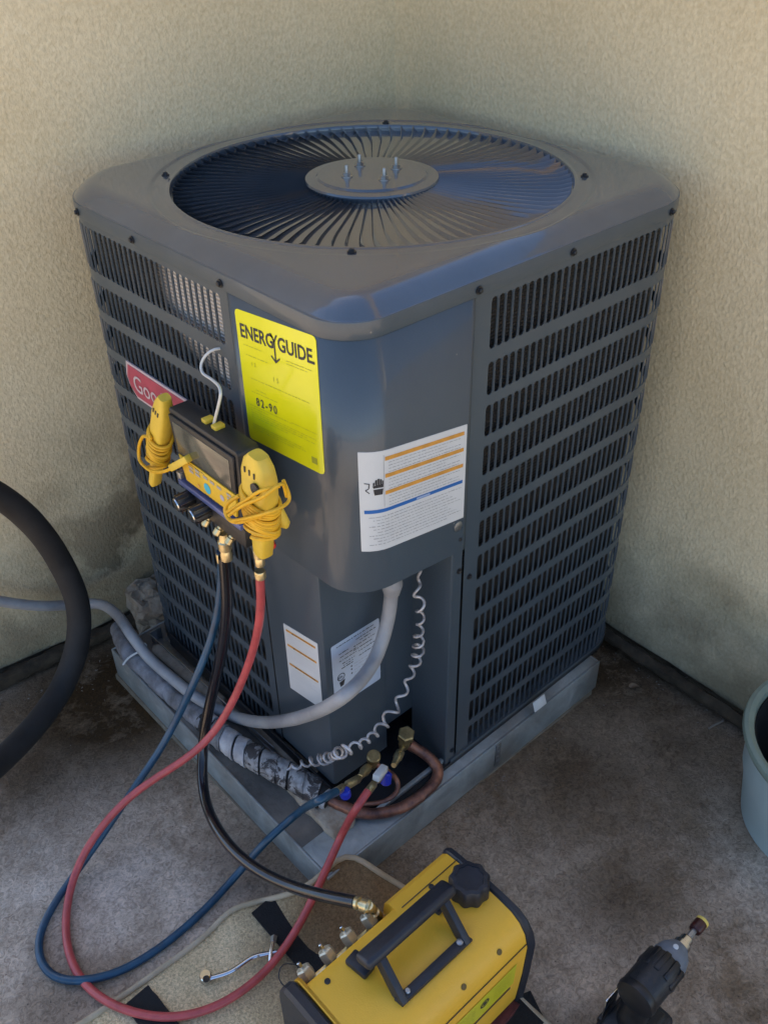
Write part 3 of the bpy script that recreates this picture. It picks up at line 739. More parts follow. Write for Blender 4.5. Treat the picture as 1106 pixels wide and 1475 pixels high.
# energy label, on the left part of the cover
EW, EH = .158, .199
def PE(u, v, off):                # u from the left edge, v from the bottom; stuck on slightly out of level
    return corner_pt(-.206 + u * 1.063, .808 + v * .99 + .11 * u, .0025 + off)
el = sheet('energy_label', PE, EW, EH, LABY, UNIT, rad=.006); el['label'] = 'large bright yellow energy label on the front left of the cabinet'
lettering('ENERG', PE, .0070, .161, .0275, INK, el, sx=.82, bold=.0006)
lettering('GUIDE', PE, .0850, .161, .0275, INK, el, sx=.82, bold=.0006)
# tall Y whose stem becomes an arrow
bx_ = .0785
for pts in ([(bx_ - .0075, .1815), (bx_ - .0045, .1815), (bx_ + .0012, .172), (bx_ - .0012, .170)], [(bx_ + .0075, .1815), (bx_ + .0045, .1815), (bx_ - .0012, .172), (bx_ + .0012, .170)], [(bx_ - .0014, .172), (bx_ + .0014, .172), (bx_ + .0014, .144), (bx_ - .0014, .144)],
            [(bx_, .1405), (bx_ - .0095, .1485), (bx_ - .0080, .1505), (bx_, .1440)], [(bx_, .1405), (bx_ + .0095, .1485), (bx_ + .0080, .1505), (bx_, .1440)]):
    polyp('arrow_stroke', PE, pts, INK, el)
lettering('.', PE, .1500, .161, .0245, INK, el, bold=.0006)
lettering('82-90', PE, .026, .0625, .0175, INK, el, sp=1.35, sx=.85, bold=.0003)
lines('small_print', PE, [(.018, .075, .0815), (.028, .05, .0865), (.01, .10, .0585), (.012, .05, .0545), (.10, .15, .060), (.012, .05, .150), (.015, .06, .136), (.10, .148, .150), (.10, .14, .146), (.012, .148, .0505), (.012, .13, .047), (.012, .145, .0435), (.012, .09, .040), (.02, .14, .102), (.012, .12, .028), (.012, .125, .0245), (.012, .10, .021)], YINK, el, seed=4, th=.0008)
lettering('1 2', PE, .024, .1225, .008, YINK, el); lettering('1 5', PE, .068, .112, .010, YINK, el)
bar('energy_mark', PE, .136, .012, .147, .022, YINK, el)

# big white warning label that wraps the corner
def PW(u, v, off): return corner_pt(.007 + u * .921, .709 + v * .93 - .145 * u, .0025 + off)
WW, WH = .203, .172
wlb = sheet('warning_label', PW, WW, WH, LABW, UNIT, rad=.001, n=18); wlb['label'] = 'wide white label with three orange bars and one blue bar'
for k in range(3): bar('orange_bar', PW, .038, .155 - .0285 * k, .197, .1615 - .0285 * k, ORNG, wlb)
for k in range(3):
    lines('small_print', PW, [(.044, .19 - .03 * (j == 1), .1505 - .0285 * k - .0052 * j) for j in range(4)], GINK, wlb, seed=k + 10, th=.0011)
bar('blue_bar', PW, .006, .0685, .197, .0745, BLUI, wlb); bar('blue_bar_text', PW, .098, .0697, .126, .0733, PBLUE, wlb, off=.0015)
lines('small_print', PW, [(.012 + .006 * (j % 3), .195 - .01 * ((j * 7) % 4), .0605 - .0055 * j) for j in range(10)], GINK, wlb, seed=22, th=.0012)
bar('divider', PW, .0355, .078, .0362, .165, GINK, wlb)
# hand pictogram and spark squiggle
hx, hy = .027, .112
for pts in ([(-.006, -.012), (.006, -.012), (.0075, -.002), (-.0075, -.002)], [(-.0075, .000), (.0075, .000), (.0078, .006), (-.0085, .004)], [(-.008, .0045), (-.0055, .0052), (-.0055, .0105), (-.008, .009)], [(-.0048, .005), (-.0018, .005), (-.0018, .0145), (-.0048, .0135)], [(-.0012, .005), (.0018, .005), (.0018, .0155), (-.0012, .0155)], [(.0024, .005), (.0052, .005), (.0052, .014), (.0024, .0145)], [(.0058, .005), (.0078, .005), (.0078, .0115), (.0058, .012)]):
    polyp('hand_pictogram', PW, [(hx + a, hy + b) for a, b in pts], INK, wlb)
for a, b in (((.007, .121), (.014, .120)), ((.014, .120), (.013, .112)), ((.013, .112), (.0085, .109)), ((.0085, .109), (.014, .104))):
    dx, dy = b[0] - a[0], b[1] - a[1]; L_ = math.hypot(dx, dy); nx_, ny_ = -dy / L_ * .0007, dx / L_ * .0007
    polyp('squiggle', PW, [(a[0] + nx_, a[1] + ny_), (b[0] + nx_, b[1] + ny_), (b[0] - nx_, b[1] - ny_), (a[0] - nx_, a[1] - ny_)], INK, wlb)

# lower left safety label
def PL(u, v, off): return Vector((-off, .1905 - u, .316 + v + .20 * u))
lw = sheet('safety_label', PL, .0895, .151, LABW, UNIT, rad=.001, n=2); lw['label'] = 'small white label with three thin orange bars low on the left'
for k, z in enumerate((.137, .104, .060)):
    bar('orange_bar', PL, .006, z, .084, z + .0048, ORNG, lw)
    polyp('warning_triangle', PL, [(.022, z + .0005), (.0275, z + .0005), (.02475, z + .0048)], INK, lw, off=.0015)
    lines('small_print', PL, [(.030, .078, z + .0018)], INK, lw, seed=k, th=.0011, off=.0014)
    lines('small_print', PL, [(.010, .08 - .012 * (j % 2), z - .006 - .0045 * j) for j in range(5)], mat('faint_ink', (.50, .52, .54), .6), lw, seed=k + 40, th=.0007)
# rating plate on the notch wall
def PR(u, v, off): return Vector((.0135 + u, Y1 - off, .338 + v))
rp = sheet('rating_plate', PR, .100, .140, LABB, UNIT, rad=.003, n=2); rp['label'] = 'bluish rating plate with a black box at its foot, half behind the grey conduit'
lines('small_print', PR, [(.01, .088, .132), (.05, .092, .124), (.058, .08, .118), (.014, .034, .114), (.045, .09, .111), (.016, .05, .106), (.044, .085, .103), (.014, .05, .098), (.055, .09, .095), (.02, .046, .090), (.022, .044, .085), (.018, .042, .080), (.055, .09, .085)], INK, rp, seed=3, th=.0018)
lines('small_print', PR, [(.044, .09, .074), (.044, .08, .068), (.044, .09, .060), (.044, .088, .054), (.044, .085, .047)], GINK, rp, seed=6, th=.0009)
discp('certification_mark', PR, .016, .064, .0065, .0080, INK, rp); lettering('ETL', PR, .0105, .0615, .006, INK, rp, bold=.0002)
for v in (.073, .066, .057): discp('bullet', PR, .0385, v, .0001, .0018, INK, rp, n=8)
polyp('bin_mark', PR, [(.012, .053), (.024, .055), (.0205, .043), (.014, .042)], INK, rp); 
polyp('black_box', PR, [(.006, .006), (.052, .006), (.052, .030), (.048, .034), (.006, .034)], INK, rp); lettering('Goodman', PR, .010, .022, .0075, LABW, rp, off=.0016, sx=.9)
# pink-red brand badge low on the left louvre panel
def PB(u, v, off): return Vector((-.002 - off, .576 - u, .737 + v))
def badge(m, ins, off, name, par, th=.0025):
    poly = [(.004 + ins * 1.2, .064 - ins), (-.003 + ins * .9, .036), (.003 + ins * .7, .018), (.022 + ins * .3, ins), (.255 - ins, ins), (.262 - ins, .03), (.235 - ins, .064 - ins)]
    bm = bmesh.new(); a = [bm.verts.new(PB(u, v, off)) for u, v in poly]; b = [bm.verts.new(PB(u, v, off + th)) for u, v in poly]; bm.faces.new(b); bm.faces.new(a)
    for i in range(len(poly)): j = (i + 1) % len(poly); bm.faces.new((a[i], a[j], b[j], b[i]))
    return obj(name, bm, m, par, 20)
bd = badge(LINER, 0, 0, 'brand_badge', UNIT); bd['label'] = 'pink-red brand badge with white lettering on the left side'
badge(BADGE, .0045, .0027, 'badge_face', bd, .0006)
lettering('Goodman', PB, .020, .0165, .044, LINER, bd, off=.0042, bold=.0002, sx=.95)
box('white_sticker', (0.4172,-0.0300,0.1397), (.034, .002, .022), WHITEP, UNIT, euler(x=-20), .0006)

# ---------------------------------------------------------------- service valves, copper stubs (parts of the unit)
def valve(p, sc, top):
    v = thing('service_valve', '', ''); del v['label']; del v['category']; v.parent = UNIT
    p = Vector(p); a = Vector((-.10, -.25, 1)).normalized()
    lathe('valve_body', p, a, [(.0085 * sc, -.022 * sc), (.0105 * sc, -.012 * sc), (.0105 * sc, .012 * sc), (.008 * sc, .016 * sc)], OLDBR, v, 12)
    lathe('valve_cap', p + a * .014 * sc, a, [(.0125 * sc, 0), (.0155 * sc, .002 * sc), (.0155 * sc, .017 * sc), (.013 * sc, .0195 * sc)], OLDBR, v, 6 if top else 16)
    return v
v1 = valve((0.1363,0.0500,0.1876), 1.0, True); v2 = valve((0.0560,0.0450,0.2032), .78, False)
# charging ports pointing out towards the hoses
def port(a, b, r=.006, par=UNIT, m=BRASS):
    a = Vector(a); b = Vector(b); d = b - a; L = d.length
    return lathe('service_port', a, d, [(r * .7, 0), (r * .7, L * .3), (r * 1.35, L * .34), (r * 1.45, L * .6), (r * 1.2, L * .66), (r * .8, L)], m, par, 12)
port((0.1310,0.0480,0.1805), (0.0800,0.0180,0.1982)); port((0.0528,0.0450,0.2022), (0.0038,0.0180,0.2335))
tube('copper_pipe', [(0.1448,0.0500,0.1730), (0.1575,0.0379,0.1580), (0.1684,0.0164,0.1450), (0.1684,-0.0034,0.1360), (0.1501,-0.0184,0.1310), (0.1105,-0.0220,0.1290), (0.0682,-0.0171,0.1280), (0.0330,-0.0018,0.1280), (0.0060,0.0221,0.1290), (-0.0087,0.0512,0.1310), (-0.0208,0.0838,0.1350)], lambda t, a: .0100 + .0013 * noise.noise(Vector((t * 26, a * .8, 0))), COPPER, UNIT, 14)
tube('copper_pipe', [(0.0606,0.0450,0.1955), (0.0727,0.0300,0.1802), (0.0918,0.0261,0.1480), (0.0872,0.0104,0.1380), (0.0650,0.0063,0.1330), (0.0360,0.0195,0.1310), (0.0074,0.0421,0.1310)], .0045, COPPER, UNIT, 10)

# ================================================================ PAD
PX0, PY0, PX1, PY1, PH = -.109, -.027, .616, .700, .112
pad = thing('equipment_pad', 'low square pad with a galvanised metal skirt, under the air conditioner', 'pad', (PX0, PY0, .05))
def pbox(name, x0, x1, y0, y1, z0, z1, m, bev=.003):
    b_ = box(name, ((x0 + x1) / 2 - PX0, (y0 + y1) / 2 - PY0, (z0 + z1) / 2 - .05), (x1 - x0, y1 - y0, z1 - z0), m, pad, bev=bev); return b_
PADTOP = mat('pad_top', (.085, .078, .070), .8, col2=(.20, .18, .155), vscale=11, bump=.003, bscale=50)
def padtop():
    V = []; F = []; n = 36
    for j in range(n + 1):
        for i in range(n + 1):
            x = (PX1 - PX0 - .008) * i / n + .004; y = (PY1 - PY0 - .008) * j / n + .004
            V.append((x, y, PH - .05 - .001 + .002 * noise.noise(Vector((x * 12, y * 12, 0)))))
    for j in range(n):
        for i in range(n): q = j * (n + 1) + i; F.append((q, q + 1, q + n + 2, q + n + 1))
    return pyobj('pad_surface', V, F, PADTOP, pad, smooth=60)
padtop()
for nm, a in (('metal_skirt', (PX0, PX1, PY0, PY0 + .004)), ('metal_skirt', (PX0, PX1, PY1 - .004, PY1)), ('metal_skirt', (PX0, PX0 + .004, PY0 + .0045, PY1 - .0045)), ('metal_skirt', (PX1 - .004, PX1, PY0 + .0045, PY1 - .0045))): pbox(nm, *a, .036, PH + .001, ZINC, .0012)
# folded top flange of the skirt
pbox('skirt_flange', PX0 + .0045, PX1 - .0045, PY0 + .0045, PY0 + .075, PH - .004, PH + .0008, ZINC, .0008)
pbox('footing_slab', PX0 - .004, PX1 - .006, PY0 + .001, PY1 + .01, -.04, .035, FOOT, .006)
bm = bmesh.new()
add_box(bm, (.305 - PX0, PY0 - .0015 - PY0, .080 - .05), (.014, .002, .060), None, .0004)
for k in range(4): add_box(bm, (.305 - PX0, PY0 - .0030 - PY0, .060 - .05 + .014 * k), (.008, .001, .007), None, .0003)
obj('strap_bracket', bm, STEEL, pad)
# channel and slats lying between the cabinet and the left rim of the pad
ch = thing('metal_channel', 'upturned end of a thin metal channel beside the cabinet foot, behind the wooden stick', 'metal channel', (0, 0, 0))
a = Vector((-0.0078,0.6772,0.1480)); b = Vector((-0.0071,0.4182,0.1230))
def strip_between(name, a, b, wdt, hgt, m, par, zoff=0, lean=0, bev=.002):
    a = Vector(a); b = Vector(b); d = b - a; x = d.normalized(); y = Vector((0, 0, 1)).cross(x).normalized(); z = x.cross(y)
    M3 = Matrix((x, y, z)).transposed() @ euler(x=lean); return box(name, (a + b) / 2 + Vector((0, 0, zoff)), (d.length, wdt, hgt), m, par, M3, bev)
a = Vector((-.034, .655, .128)); b = Vector((-.020, .235, .124))
strip_between('channel_wall', a, b, .0016, .028, STEEL, ch, 0, 12, .0003); strip_between('channel_floor', a + Vector((.012, 0, -.013)), b + Vector((.01, 0, -.011)), .022, .0016, STEEL, ch, 0, 0, .0003)
box('channel_end', (-.022, .656, .128), (.026, .0016, .030), STEEL, ch, bev=.0003)
def stick(name, a, b, r, lab):
    a = Vector(a); b = Vector(b)
    o = tube(name, [a, a.lerp(b, .03), a.lerp(b, .5), b.lerp(a, .03), b], lambda t, an: r * min(1, .25 + 14 * min(t, 1 - t)) * (1 + .08 * noise.noise(Vector((t * 12, an, 2)))), WOOD, None, 10, sm=1, flat=.55)
    return tag(o, lab, 'wooden stick')
s1 = stick('wooden_stick', (-0.0424,0.6310,0.1280), (-0.0256,0.3982,0.1230), .014, 'round-ended weathered wooden stick lying along the left foot of the cabinet')
s2 = strip_between('wooden_strip', (-0.0130,0.3454,0.1230), (-0.0012,0.1449,0.1210), .026, .012, WOOD, None); tag(s2, 'flat weathered wooden strip lying between taped pipe and cabinet corner', 'wooden strip')

# ================================================================ PIPES, CONDUIT
ls = thing('insulated_pipe', 'fat refrigerant pipe wrapped in torn white tape lying on the left side of the pad', 'pipe', (0, 0, 0))
LP = [(-0.0678,0.7342,0.1230), (-0.0922,0.6428,0.1330), (-0.0883,0.5754,0.1280), (-0.0855,0.5117,0.1230), (-0.0783,0.4086,0.1230), (-0.0777,0.3357,0.1310), (-0.0710,0.2758,0.1370), (-0.0561,0.2113,0.1400), (-0.0433,0.1680,0.1400), (-0.0299,0.1210,0.1380), (-0.0230,0.0849,0.1360)]
LPs = smoothp(spline(LP, .004), 4); nL = len(LPs)
cut = min(range(nL), key=lambda i: (LPs[i] - Vector((-0.0769,0.3731,0.1280))).length)
def jag(t, a, base, seed):
    return base * (1 + .06 * noise.noise(Vector((t * 30, math.cos(a) * 1.5 + seed, math.sin(a) * 1.5))) + .05 * noise.noise(Vector((t * 80, math.cos(a) * 3, math.sin(a) * 3 + seed))))
bm = bmesh.new(); add_tube(bm, LPs[:cut], lambda t, a: jag(t, a, .0205, 1), 14); obj('dirty_sleeve', bm, mat('dirty_sleeve', (.10, .095, .095), .8, col2=(.30, .30, .32), vscale=26, bump=.006, bscale=45), ls, 60)
bm = bmesh.new(); add_tube(bm, LPs[cut - 4:], lambda t, a: .0208, 14); obj('foam_core', bm, FOAM, ls, 60)
k = cut; j = 0
DTAPE = mat('shadow_tape', (.10, .10, .105), .6, col2=(.30, .30, .31), vscale=30, bump=.003, bscale=60)  # darker copy of the tape: shade painted into some wraps
WTAPE = mat('white_tape', (.36, .36, .38), .55, col2=(.62, .62, .63), vscale=30, bump=.003, bscale=60)
while k < nL - 8:
    L_ = 7 if j % 3 else 5; seg = LPs[max(0, k - 1):k + L_ + 1]
    t0 = k / nL; bm = bmesh.new()
    add_tube(bm, seg, lambda t, a, t0=t0, j=j: .0225 + .0020 * t + .0014 * noise.noise(Vector((t * 4 + j * 3, math.cos(a) * 2, math.sin(a) * 2))), 16)
    # slant the wrap: shift every ring's verts along the pipe by their height
    d = (seg[-1] - seg[0]).normalized(); side = d.cross(Vector((0, 0, 1))).normalized()
    for v in bm.verts:
        q = (v.co - seg[0]); v.co += d * (q.dot(side) * .45 + .003 * noise.noise(v.co * 90))
    obj('tape_wrap', bm, TAPE if (k - cut) / (nL - cut) > .36 else (WTAPE if j % 4 != 1 else DTAPE), ls, 50); k += L_ + (1 if j % 2 else 2); j += 1
# conduit end fitting with the dark sleeve at the pipe's front end
lathe('sleeve_end', LPs[-1], (LPs[-1] - LPs[-8]), [(.0165, -.010), (.0185, -.008), (.0185, .006), (.016, .010)], WTAPE, ls, 18)
lathe('sleeve_mouth', LPs[-1] + (LPs[-1] - LPs[-8]).normalized() * .0102, (LPs[-1] - LPs[-8]), [(.0145, 0), (.0145, .0008)], FOAM, ls, 18)
# lump of mortar under the pipe end
def lump(name, poly, z0, h, m, label, cat, seed=0, sub=5):
    bm = bmesh.new(); c = sum((Vector(p) for p in poly), Vector((0, 0))) / len(poly)
    rings = []
    for f_, z in ((1.0, 0), (.97, .5), (.86, .85), (.6, 1.0), (.25, 1.05)):
        rings.append([bm.verts.new((c.x + (x - c.x) * f_, c.y + (y - c.y) * f_, z0 + h * z)) for x, y in poly])
    for a, b in zip(rings, rings[1:]):
        for i in range(len(poly)): bm.faces.new((a[i], a[(i + 1) % len(poly)], b[(i + 1) % len(poly)], b[i]))
    bm.faces.new(rings[-1]); bm.faces.new(rings[0])
    bmesh.ops.subdivide_edges(bm, edges=bm.edges, cuts=3, use_grid_fill=True)
    for v in bm.verts:
        q = v.co; s_ = .18 * h + .002
        v.co = q + Vector((noise.noise(q * 45 + Vector((seed, 0, 0))), noise.noise(q * 45 + Vector((0, seed, 9))), noise.noise(q * 60 + Vector((5, 0, seed))) if q.z > z0 + .001 else 0)) * s_
    return tag(obj(name, bm, m, None, 25), label, cat)
pm = [(-0.0507,0.1784,0.1130), (-0.0368,0.1410,0.1130), (-0.0188,0.0882,0.1130), (0.0087,0.0353,0.1130), (-0.0158,0.0197,0.1130), (-0.0561,0.0163,0.1130), (-0.0580,0.0439,0.1130), (-0.0584,0.0974,0.1130)]
lump('mortar_lump', [(p[0], p[1]) for p in pm], .1125, .016, MORTAR, 'tan crumbling mortar lump under the open end of the taped pipe', 'mortar', 3)
pm = [(0.0138,0.8825,0.0500), (0.1023,0.8674,0.0500), (0.0763,0.7842,0.0500), (0.0511,0.7282,0.0500), (-0.0069,0.7825,0.0500)]
lump('mortar_block', [(p[0], p[1] - .01) for p in pm], .02, .11, MORTAR, 'rough stucco-covered block between the left wall and the cabinet foot', 'block', 6)

cd = thing('flexible_conduit', 'grey flexible conduit running along the left wall, over the pad and up into the cabinet', 'conduit', (0, 0, 0))
CP = [(-0.3258,0.8150,0.3352), (-0.2611,0.8150,0.2669), (-0.1883,0.8100,0.2120), (-0.1203,0.8050,0.1772), (-0.0842,0.7700,0.1799), (-0.0786,0.7000,0.1933), (-0.0880,0.6200,0.1940), (-0.0845,0.5716,0.1680), (-0.0760,0.4936,0.1580), (-0.0677,0.4163,0.1580), (-0.0350,0.3799,0.1214), (-0.0350,0.2639,0.1934), (-0.0380,0.1551,0.2913), (-0.0380,0.0912,0.3586), (-0.0350,0.0388,0.4189), (-0.0200,0.0095,0.4589), (0.0236,0.0200,0.4567), (0.0612,0.0350,0.4599), (0.0883,0.0450,0.4842), (0.1038,0.0500,0.5152), (0.1104,0.0500,0.5642)]
tube('conduit', CP, .0112, GREYT, cd, 14)
e = Vector((0.1103,0.0500,0.5586)); lathe('conduit_fitting', e + Vector((0, 0, -.004)), (0.05, 0, 1), [(.0125, 0), (.0135, .004), (.0165, .016), (.0165, .022), (.012, .03)], GREYT, cd, 16)
e = Vector((-0.0798,0.6436,0.1680)); 
zt = [Vector((-0.0948,0.5954,0.1830)), Vector((-0.0783,0.5947,0.1880)), Vector((-0.0732,0.5903,0.1780)), Vector((-0.0920,0.6015,0.1630)), Vector((-0.1109,0.6112,0.1530)), Vector((-0.1244,0.6105,0.1430))]
tag(tube('zip_tie', zt, .0022, WHITEP, None, 6, sm=2), 'pale zip tie holding the grey conduit to the taped pipe', 'zip tie')
# thick black insulated pipe arching at the left
BP = [(-0.3421,0.6600,0.6784), (-0.2792,0.6800,0.6348), (-0.2310,0.6900,0.5748), (-0.1873,0.6950,0.4854), (-0.1593,0.7000,0.3759), (-0.1530,0.6900,0.2749), (-0.1786,0.6750,0.1977), (-0.2354,0.6500,0.1382), (-0.3156,0.6000,0.1299), (-0.3993,0.5500,0.1432), (-0.4726,0.5000,0.1763), (-0.5621,0.4600,0.2048)]
tag(tube('black_tube', BP, lambda t, a: .0235 * (1 + .02 * noise.noise(Vector((t * 20, a, 0)))), FOAM, None, 24, sm=12), 'thick matt black foam-covered tube arching at the left edge in front of the wall', 'tube')

# coiled bare wire
wp = [Vector(p) for p in ((0.1627,0.0400,0.5763), (0.1554,0.0400,0.5523), (0.1489,0.0300,0.5339), (0.1538,0.0300,0.4896), (0.1495,0.0300,0.4545), (0.1467,0.0300,0.4093), (0.1294,0.0300,0.3730), (0.1057,0.0250,0.3446), (0.0760,0.0200,0.3294), (0.0410,0.0100,0.3283), (-0.0043,0.0000,0.3404), (-0.0394,0.0000,0.3530), (-0.0200,0.0750,0.2496), (-0.0350,0.1054,0.2254), (-0.0500,0.1267,0.2075), (-0.0600,0.1407,0.1957))]
ws = smoothp(spline(wp, .0008), 20); out = []; ph = 0
T = [(ws[min(i + 1, len(ws) - 1)] - ws[max(i - 1, 0)]).normalized() for i in range(len(ws))]; u = frame(T[0]).col[0]
for i, (p, t) in enumerate(zip(ws, T)):
    u = (u - t * u.dot(t)).normalized(); v = t.cross(u); f_ = i / len(ws)
    ph += 2 * math.pi * .0008 / (.027 + .007 * math.sin(f_ * 19)); r_ = (.0074 + .002 * math.sin(f_ * 31)) * min(1, f_ * 12, (1 - f_) * 30 + .1)
    out.append(p + u * r_ * math.cos(ph) + v * r_ * math.sin(ph))
bm = bmesh.new(); add_tube(bm, out[::3], .0024, 6)
tag(obj('coiled_wire', bm, mat('wire_sheath', (.30, .27, .26), .35, metal=.3, col2=(.60, .58, .58), vscale=50), None, 60), 'silvery corkscrew wire hanging from the cabinet down to the taped pipe', 'wire')

# ================================================================ HOSES
def hose(name, pts, r, m, label, cat='hose', n=14, sm=30):
    t = thing(name, label, cat, (0, 0, 0)); tube('hose_line', pts, r, m, t, n, sm=sm); return t
def fitting(a, b, r, par, m=BRASS, nm='brass_fitting', hexn=6):
    a = Vector(a); b = Vector(b); d = b - a; L = d.length
    return lathe(nm, a, d, [(r * .95, 0), (r * 1.1, L * .05), (r * 1.1, L * .35), (r * .75, L * .4), (r * .75, L * .5), (r * 1.15, L * .54), (r * 1.15, L * .9), (r * .8, L)], m, par, hexn * 2 if hexn > 6 else 12)
bh = hose('blue_hose', [(-0.0550,0.2599,0.6049), (-0.0550,0.2699,0.5495), (-0.0650,0.2729,0.4946), (-0.0900,0.2782,0.4218), (-0.1300,0.2778,0.3604), (-0.1643,0.3043,0.2700), (-0.2066,0.3121,0.2100), (-0.2686,0.3181,0.1500), (-0.3341,0.3208,0.0900), (-0.4015,0.3081,0.0560), (-0.4613,0.2808,0.0500), (-0.5035,0.2480,0.0470), (-0.5205,0.2042,0.0470), (-0.5127,0.1639,0.0470), (-0.4835,0.1293,0.0540), (-0.4396,0.1079,0.0480), (-0.3707,0.0972,0.0470), (-0.2816,0.1016,0.0480), (-0.2022,0.1132,0.0582), (-0.1458,0.0881,0.1330), (-0.0935,0.0757,0.1630), (-0.1110,-0.0300,0.3280), (-0.0744,-0.0200,0.3032)], .0066, BLUEH, 'thin blue hose looping low across the floor from gauge to left valve')
lathe('crimp_collar', (-0.0550,0.2606,0.6017), (0, 0, -1), [(.0075, 0), (.0085, .002), (.0085, .016), (.0072, .018)], BRASS, bh, 14)
fitting((-0.0799,-0.0200,0.3047), (-0.0011,0.0120,0.2416), .0062, bh)
lathe('blue_collar', (-0.0556,-0.0180,0.2824), (.1, 0, -1), [(.006, -.006), (.009, -.004), (.009, .008), (.006, .012)], SAPPH, bh, 12)
rh = hose('red_hose', [(-0.0700,0.1296,0.6501), (-0.0700,0.1340,0.6025), (-0.0700,0.1501,0.5362), (-0.0750,0.1774,0.4534), (-0.0900,0.2037,0.3726), (-0.1150,0.2200,0.3109), (-0.1400,0.2306,0.2728), (-0.1680,0.2379,0.2500), (-0.2033,0.2542,0.2250), (-0.2484,0.2787,0.1950), (-0.2960,0.2952,0.1650), (-0.3458,0.3045,0.1250), (-0.3874,0.3033,0.0880), (-0.4240,0.2851,0.0595), (-0.4549,0.2464,0.0480), (-0.4736,0.2038,0.0480), (-0.4839,0.1547,0.0480), (-0.4806,0.1146,0.0480), (-0.4654,0.0556,0.0620), (-0.4409,0.0151,0.0620), (-0.4081,-0.0205,0.0620), (-0.3632,-0.0466,0.0620), (-0.3139,-0.0581,0.0620), (-0.2613,-0.0589,0.0650), (-0.2045,-0.0484,0.0750), (-0.1544,-0.0388,0.1100), (-0.1106,-0.0270,0.1430), (-0.0600,-0.0065,0.1630), (-0.0495,-0.0400,0.2635), (-0.0189,-0.0300,0.2642)], .0066, REDH, 'thin red hose looping low across the floor and mat from gauge to right valve')
lathe('crimp_collar', (-0.0700,0.1286,0.6558), (0, 0, -1), [(.0075, 0), (.0085, .002), (.0085, .012), (.0072, .014)], BRASS, rh, 14)
fitting((-0.0219,-0.0300,0.2617), (0.0510,0.0050,0.2262), .0058, rh)
bar_ = strip_between('white_tag', (0.0047,-0.0220,0.2672), (0.0332,-0.0120,0.2611), .013, .013, WHITEP, rh)
lathe('blue_collar', (0.0392,-0.0080,0.2251), (-0.3019,0.0000,1.4012) if False else (-.35, -.25, -.9), [(.006, -.010), (.0095, -.007), (.0095, .009), (.006, .012)], SAPPH, rh, 12)
kh = hose('black_hose', [(-0.0750,0.2150,0.6329), (-0.0750,0.2211,0.5774), (-0.0780,0.2272,0.5181), (-0.0850,0.2465,0.4333), (-0.1000,0.2701,0.3361), (-0.1250,0.2773,0.2529), (-0.1500,0.2674,0.1897), (-0.1800,0.2265,0.1592), (-0.2050,0.1541,0.1696), (-0.2150,0.0799,0.1832), (-0.2100,0.0085,0.1986), (-0.1950,-0.0537,0.2165), (-0.1800,-0.1129,0.2474), (-0.1600,-0.1640,0.2714)], .0093, BLKH, 'thicker glossy black hose curving from the gauge to the yellow machine', sm=40)
fitting((-0.1610,-0.1589,0.2680), (-0.1520,-0.1880,0.2779), .0085, kh); 
fitting((-0.1530,-0.1848,0.2804), (-0.1361,-0.1864,0.2320), .0068, kh)

# ================================================================ DIGITAL MANIFOLD
mf = thing('digital_manifold_gauge', 'yellow and black digital pressure gauge hanging by a wire hook from the left louvres', 'gauge', (0, 0, 0))
XF = -.078
TL = Vector((-0.0780,0.3071,0.8470)); TR = Vector((-0.0780,0.1360,0.8502)); BL = Vector((-0.0780,0.2910,0.7243)); BR = Vector((-0.0780,0.1374,0.7497))
yl, yr = TL.y, TR.y; zt_, zb_ = (TL.z + TR.z) / 2, (BL.z + BR.z) / 2
MWd = yl - yr; MH = zt_ - zb_
def PM(u, v, off): return Vector((XF - off, yl - u, zb_ + v))   # u 0..MWd, v 0..MH
# housing: wedge, wider at the top
def prism_x(name, poly, x0, x1, m, par, bev=.002):
    """poly in (u, v) of PM; x0..x1 offsets outward"""
    bm = bmesh.new(); a = [bm.verts.new(PM(u, v, x0)) for u, v in poly]; b = [bm.verts.new(PM(u, v, x1)) for u, v in poly]; n = len(poly)
    bm.faces.new(a); top = bm.faces.new(b)
    for i in range(n): bm.faces.new((a[i], a[(i + 1) % n], b[(i + 1) % n], b[i]))
    if bev: bmesh.ops.bevel(bm, geom=list(bm.edges), offset=bev, segments=2, profile=.5, affect='EDGES')
    return obj(name, bm, m, par, 40)
prism_x('housing', [(0, MH), (.004, MH + .004), (MWd - .004, MH + .004), (MWd, MH), (MWd, MH * .50), (MWd - .008, 0), (.016, 0), (.006, MH * .45)], -.036, -.001, BLACKP, mf, .003)
prism_x('bezel', [(.006, MH - .004), (MWd - .006, MH - .004), (MWd - .010, MH * .42), (.014, MH * .42)], -.0012, .0035, BLACKP, mf, .0015)
prism_x('screen', [(.016, MH - .012), (MWd - .016, MH - .012), (MWd - .018, MH * .46), (.020, MH * .46)], .0030, .0042, SCREEN, mf, .0003)
kp = prism_x('keypad', [(.015, MH * .40), (MWd - .012, MH * .40), (MWd - .018, .004), (.026, .004)], -.0012, .0030, YELK, mf, .0012)
discp('round_key', PM, MWd * .50, MH * .17, .0001, .0085, CYAN, kp, off=.0036); discp('round_key', PM, MWd * .72, MH * .20, .0001, .005, mat('lilac_key', (.42, .38, .46), .5), kp, off=.0036); discp('round_key', PM, MWd * .36, MH * .10, .0001, .0038, mat('orange_key', (.60, .30, .06), .5), kp, off=.0036)
V = []; F = []
for k, (u, v) in enumerate([(MWd * .24, .30), (MWd * .24, .24), (MWd * .34, .32), (MWd * .34, .26), (MWd * .46, .31), (MWd * .56, .31), (MWd * .66, .31), (MWd * .80, .31), (MWd * .80, .25)]): add_patch(V, F, PM, u, MH * v, u + .011, MH * v + .0045, .0036)
pyobj('soft_key', V, F, mat('grey_key', (.36, .33, .30), .5), kp, 0)
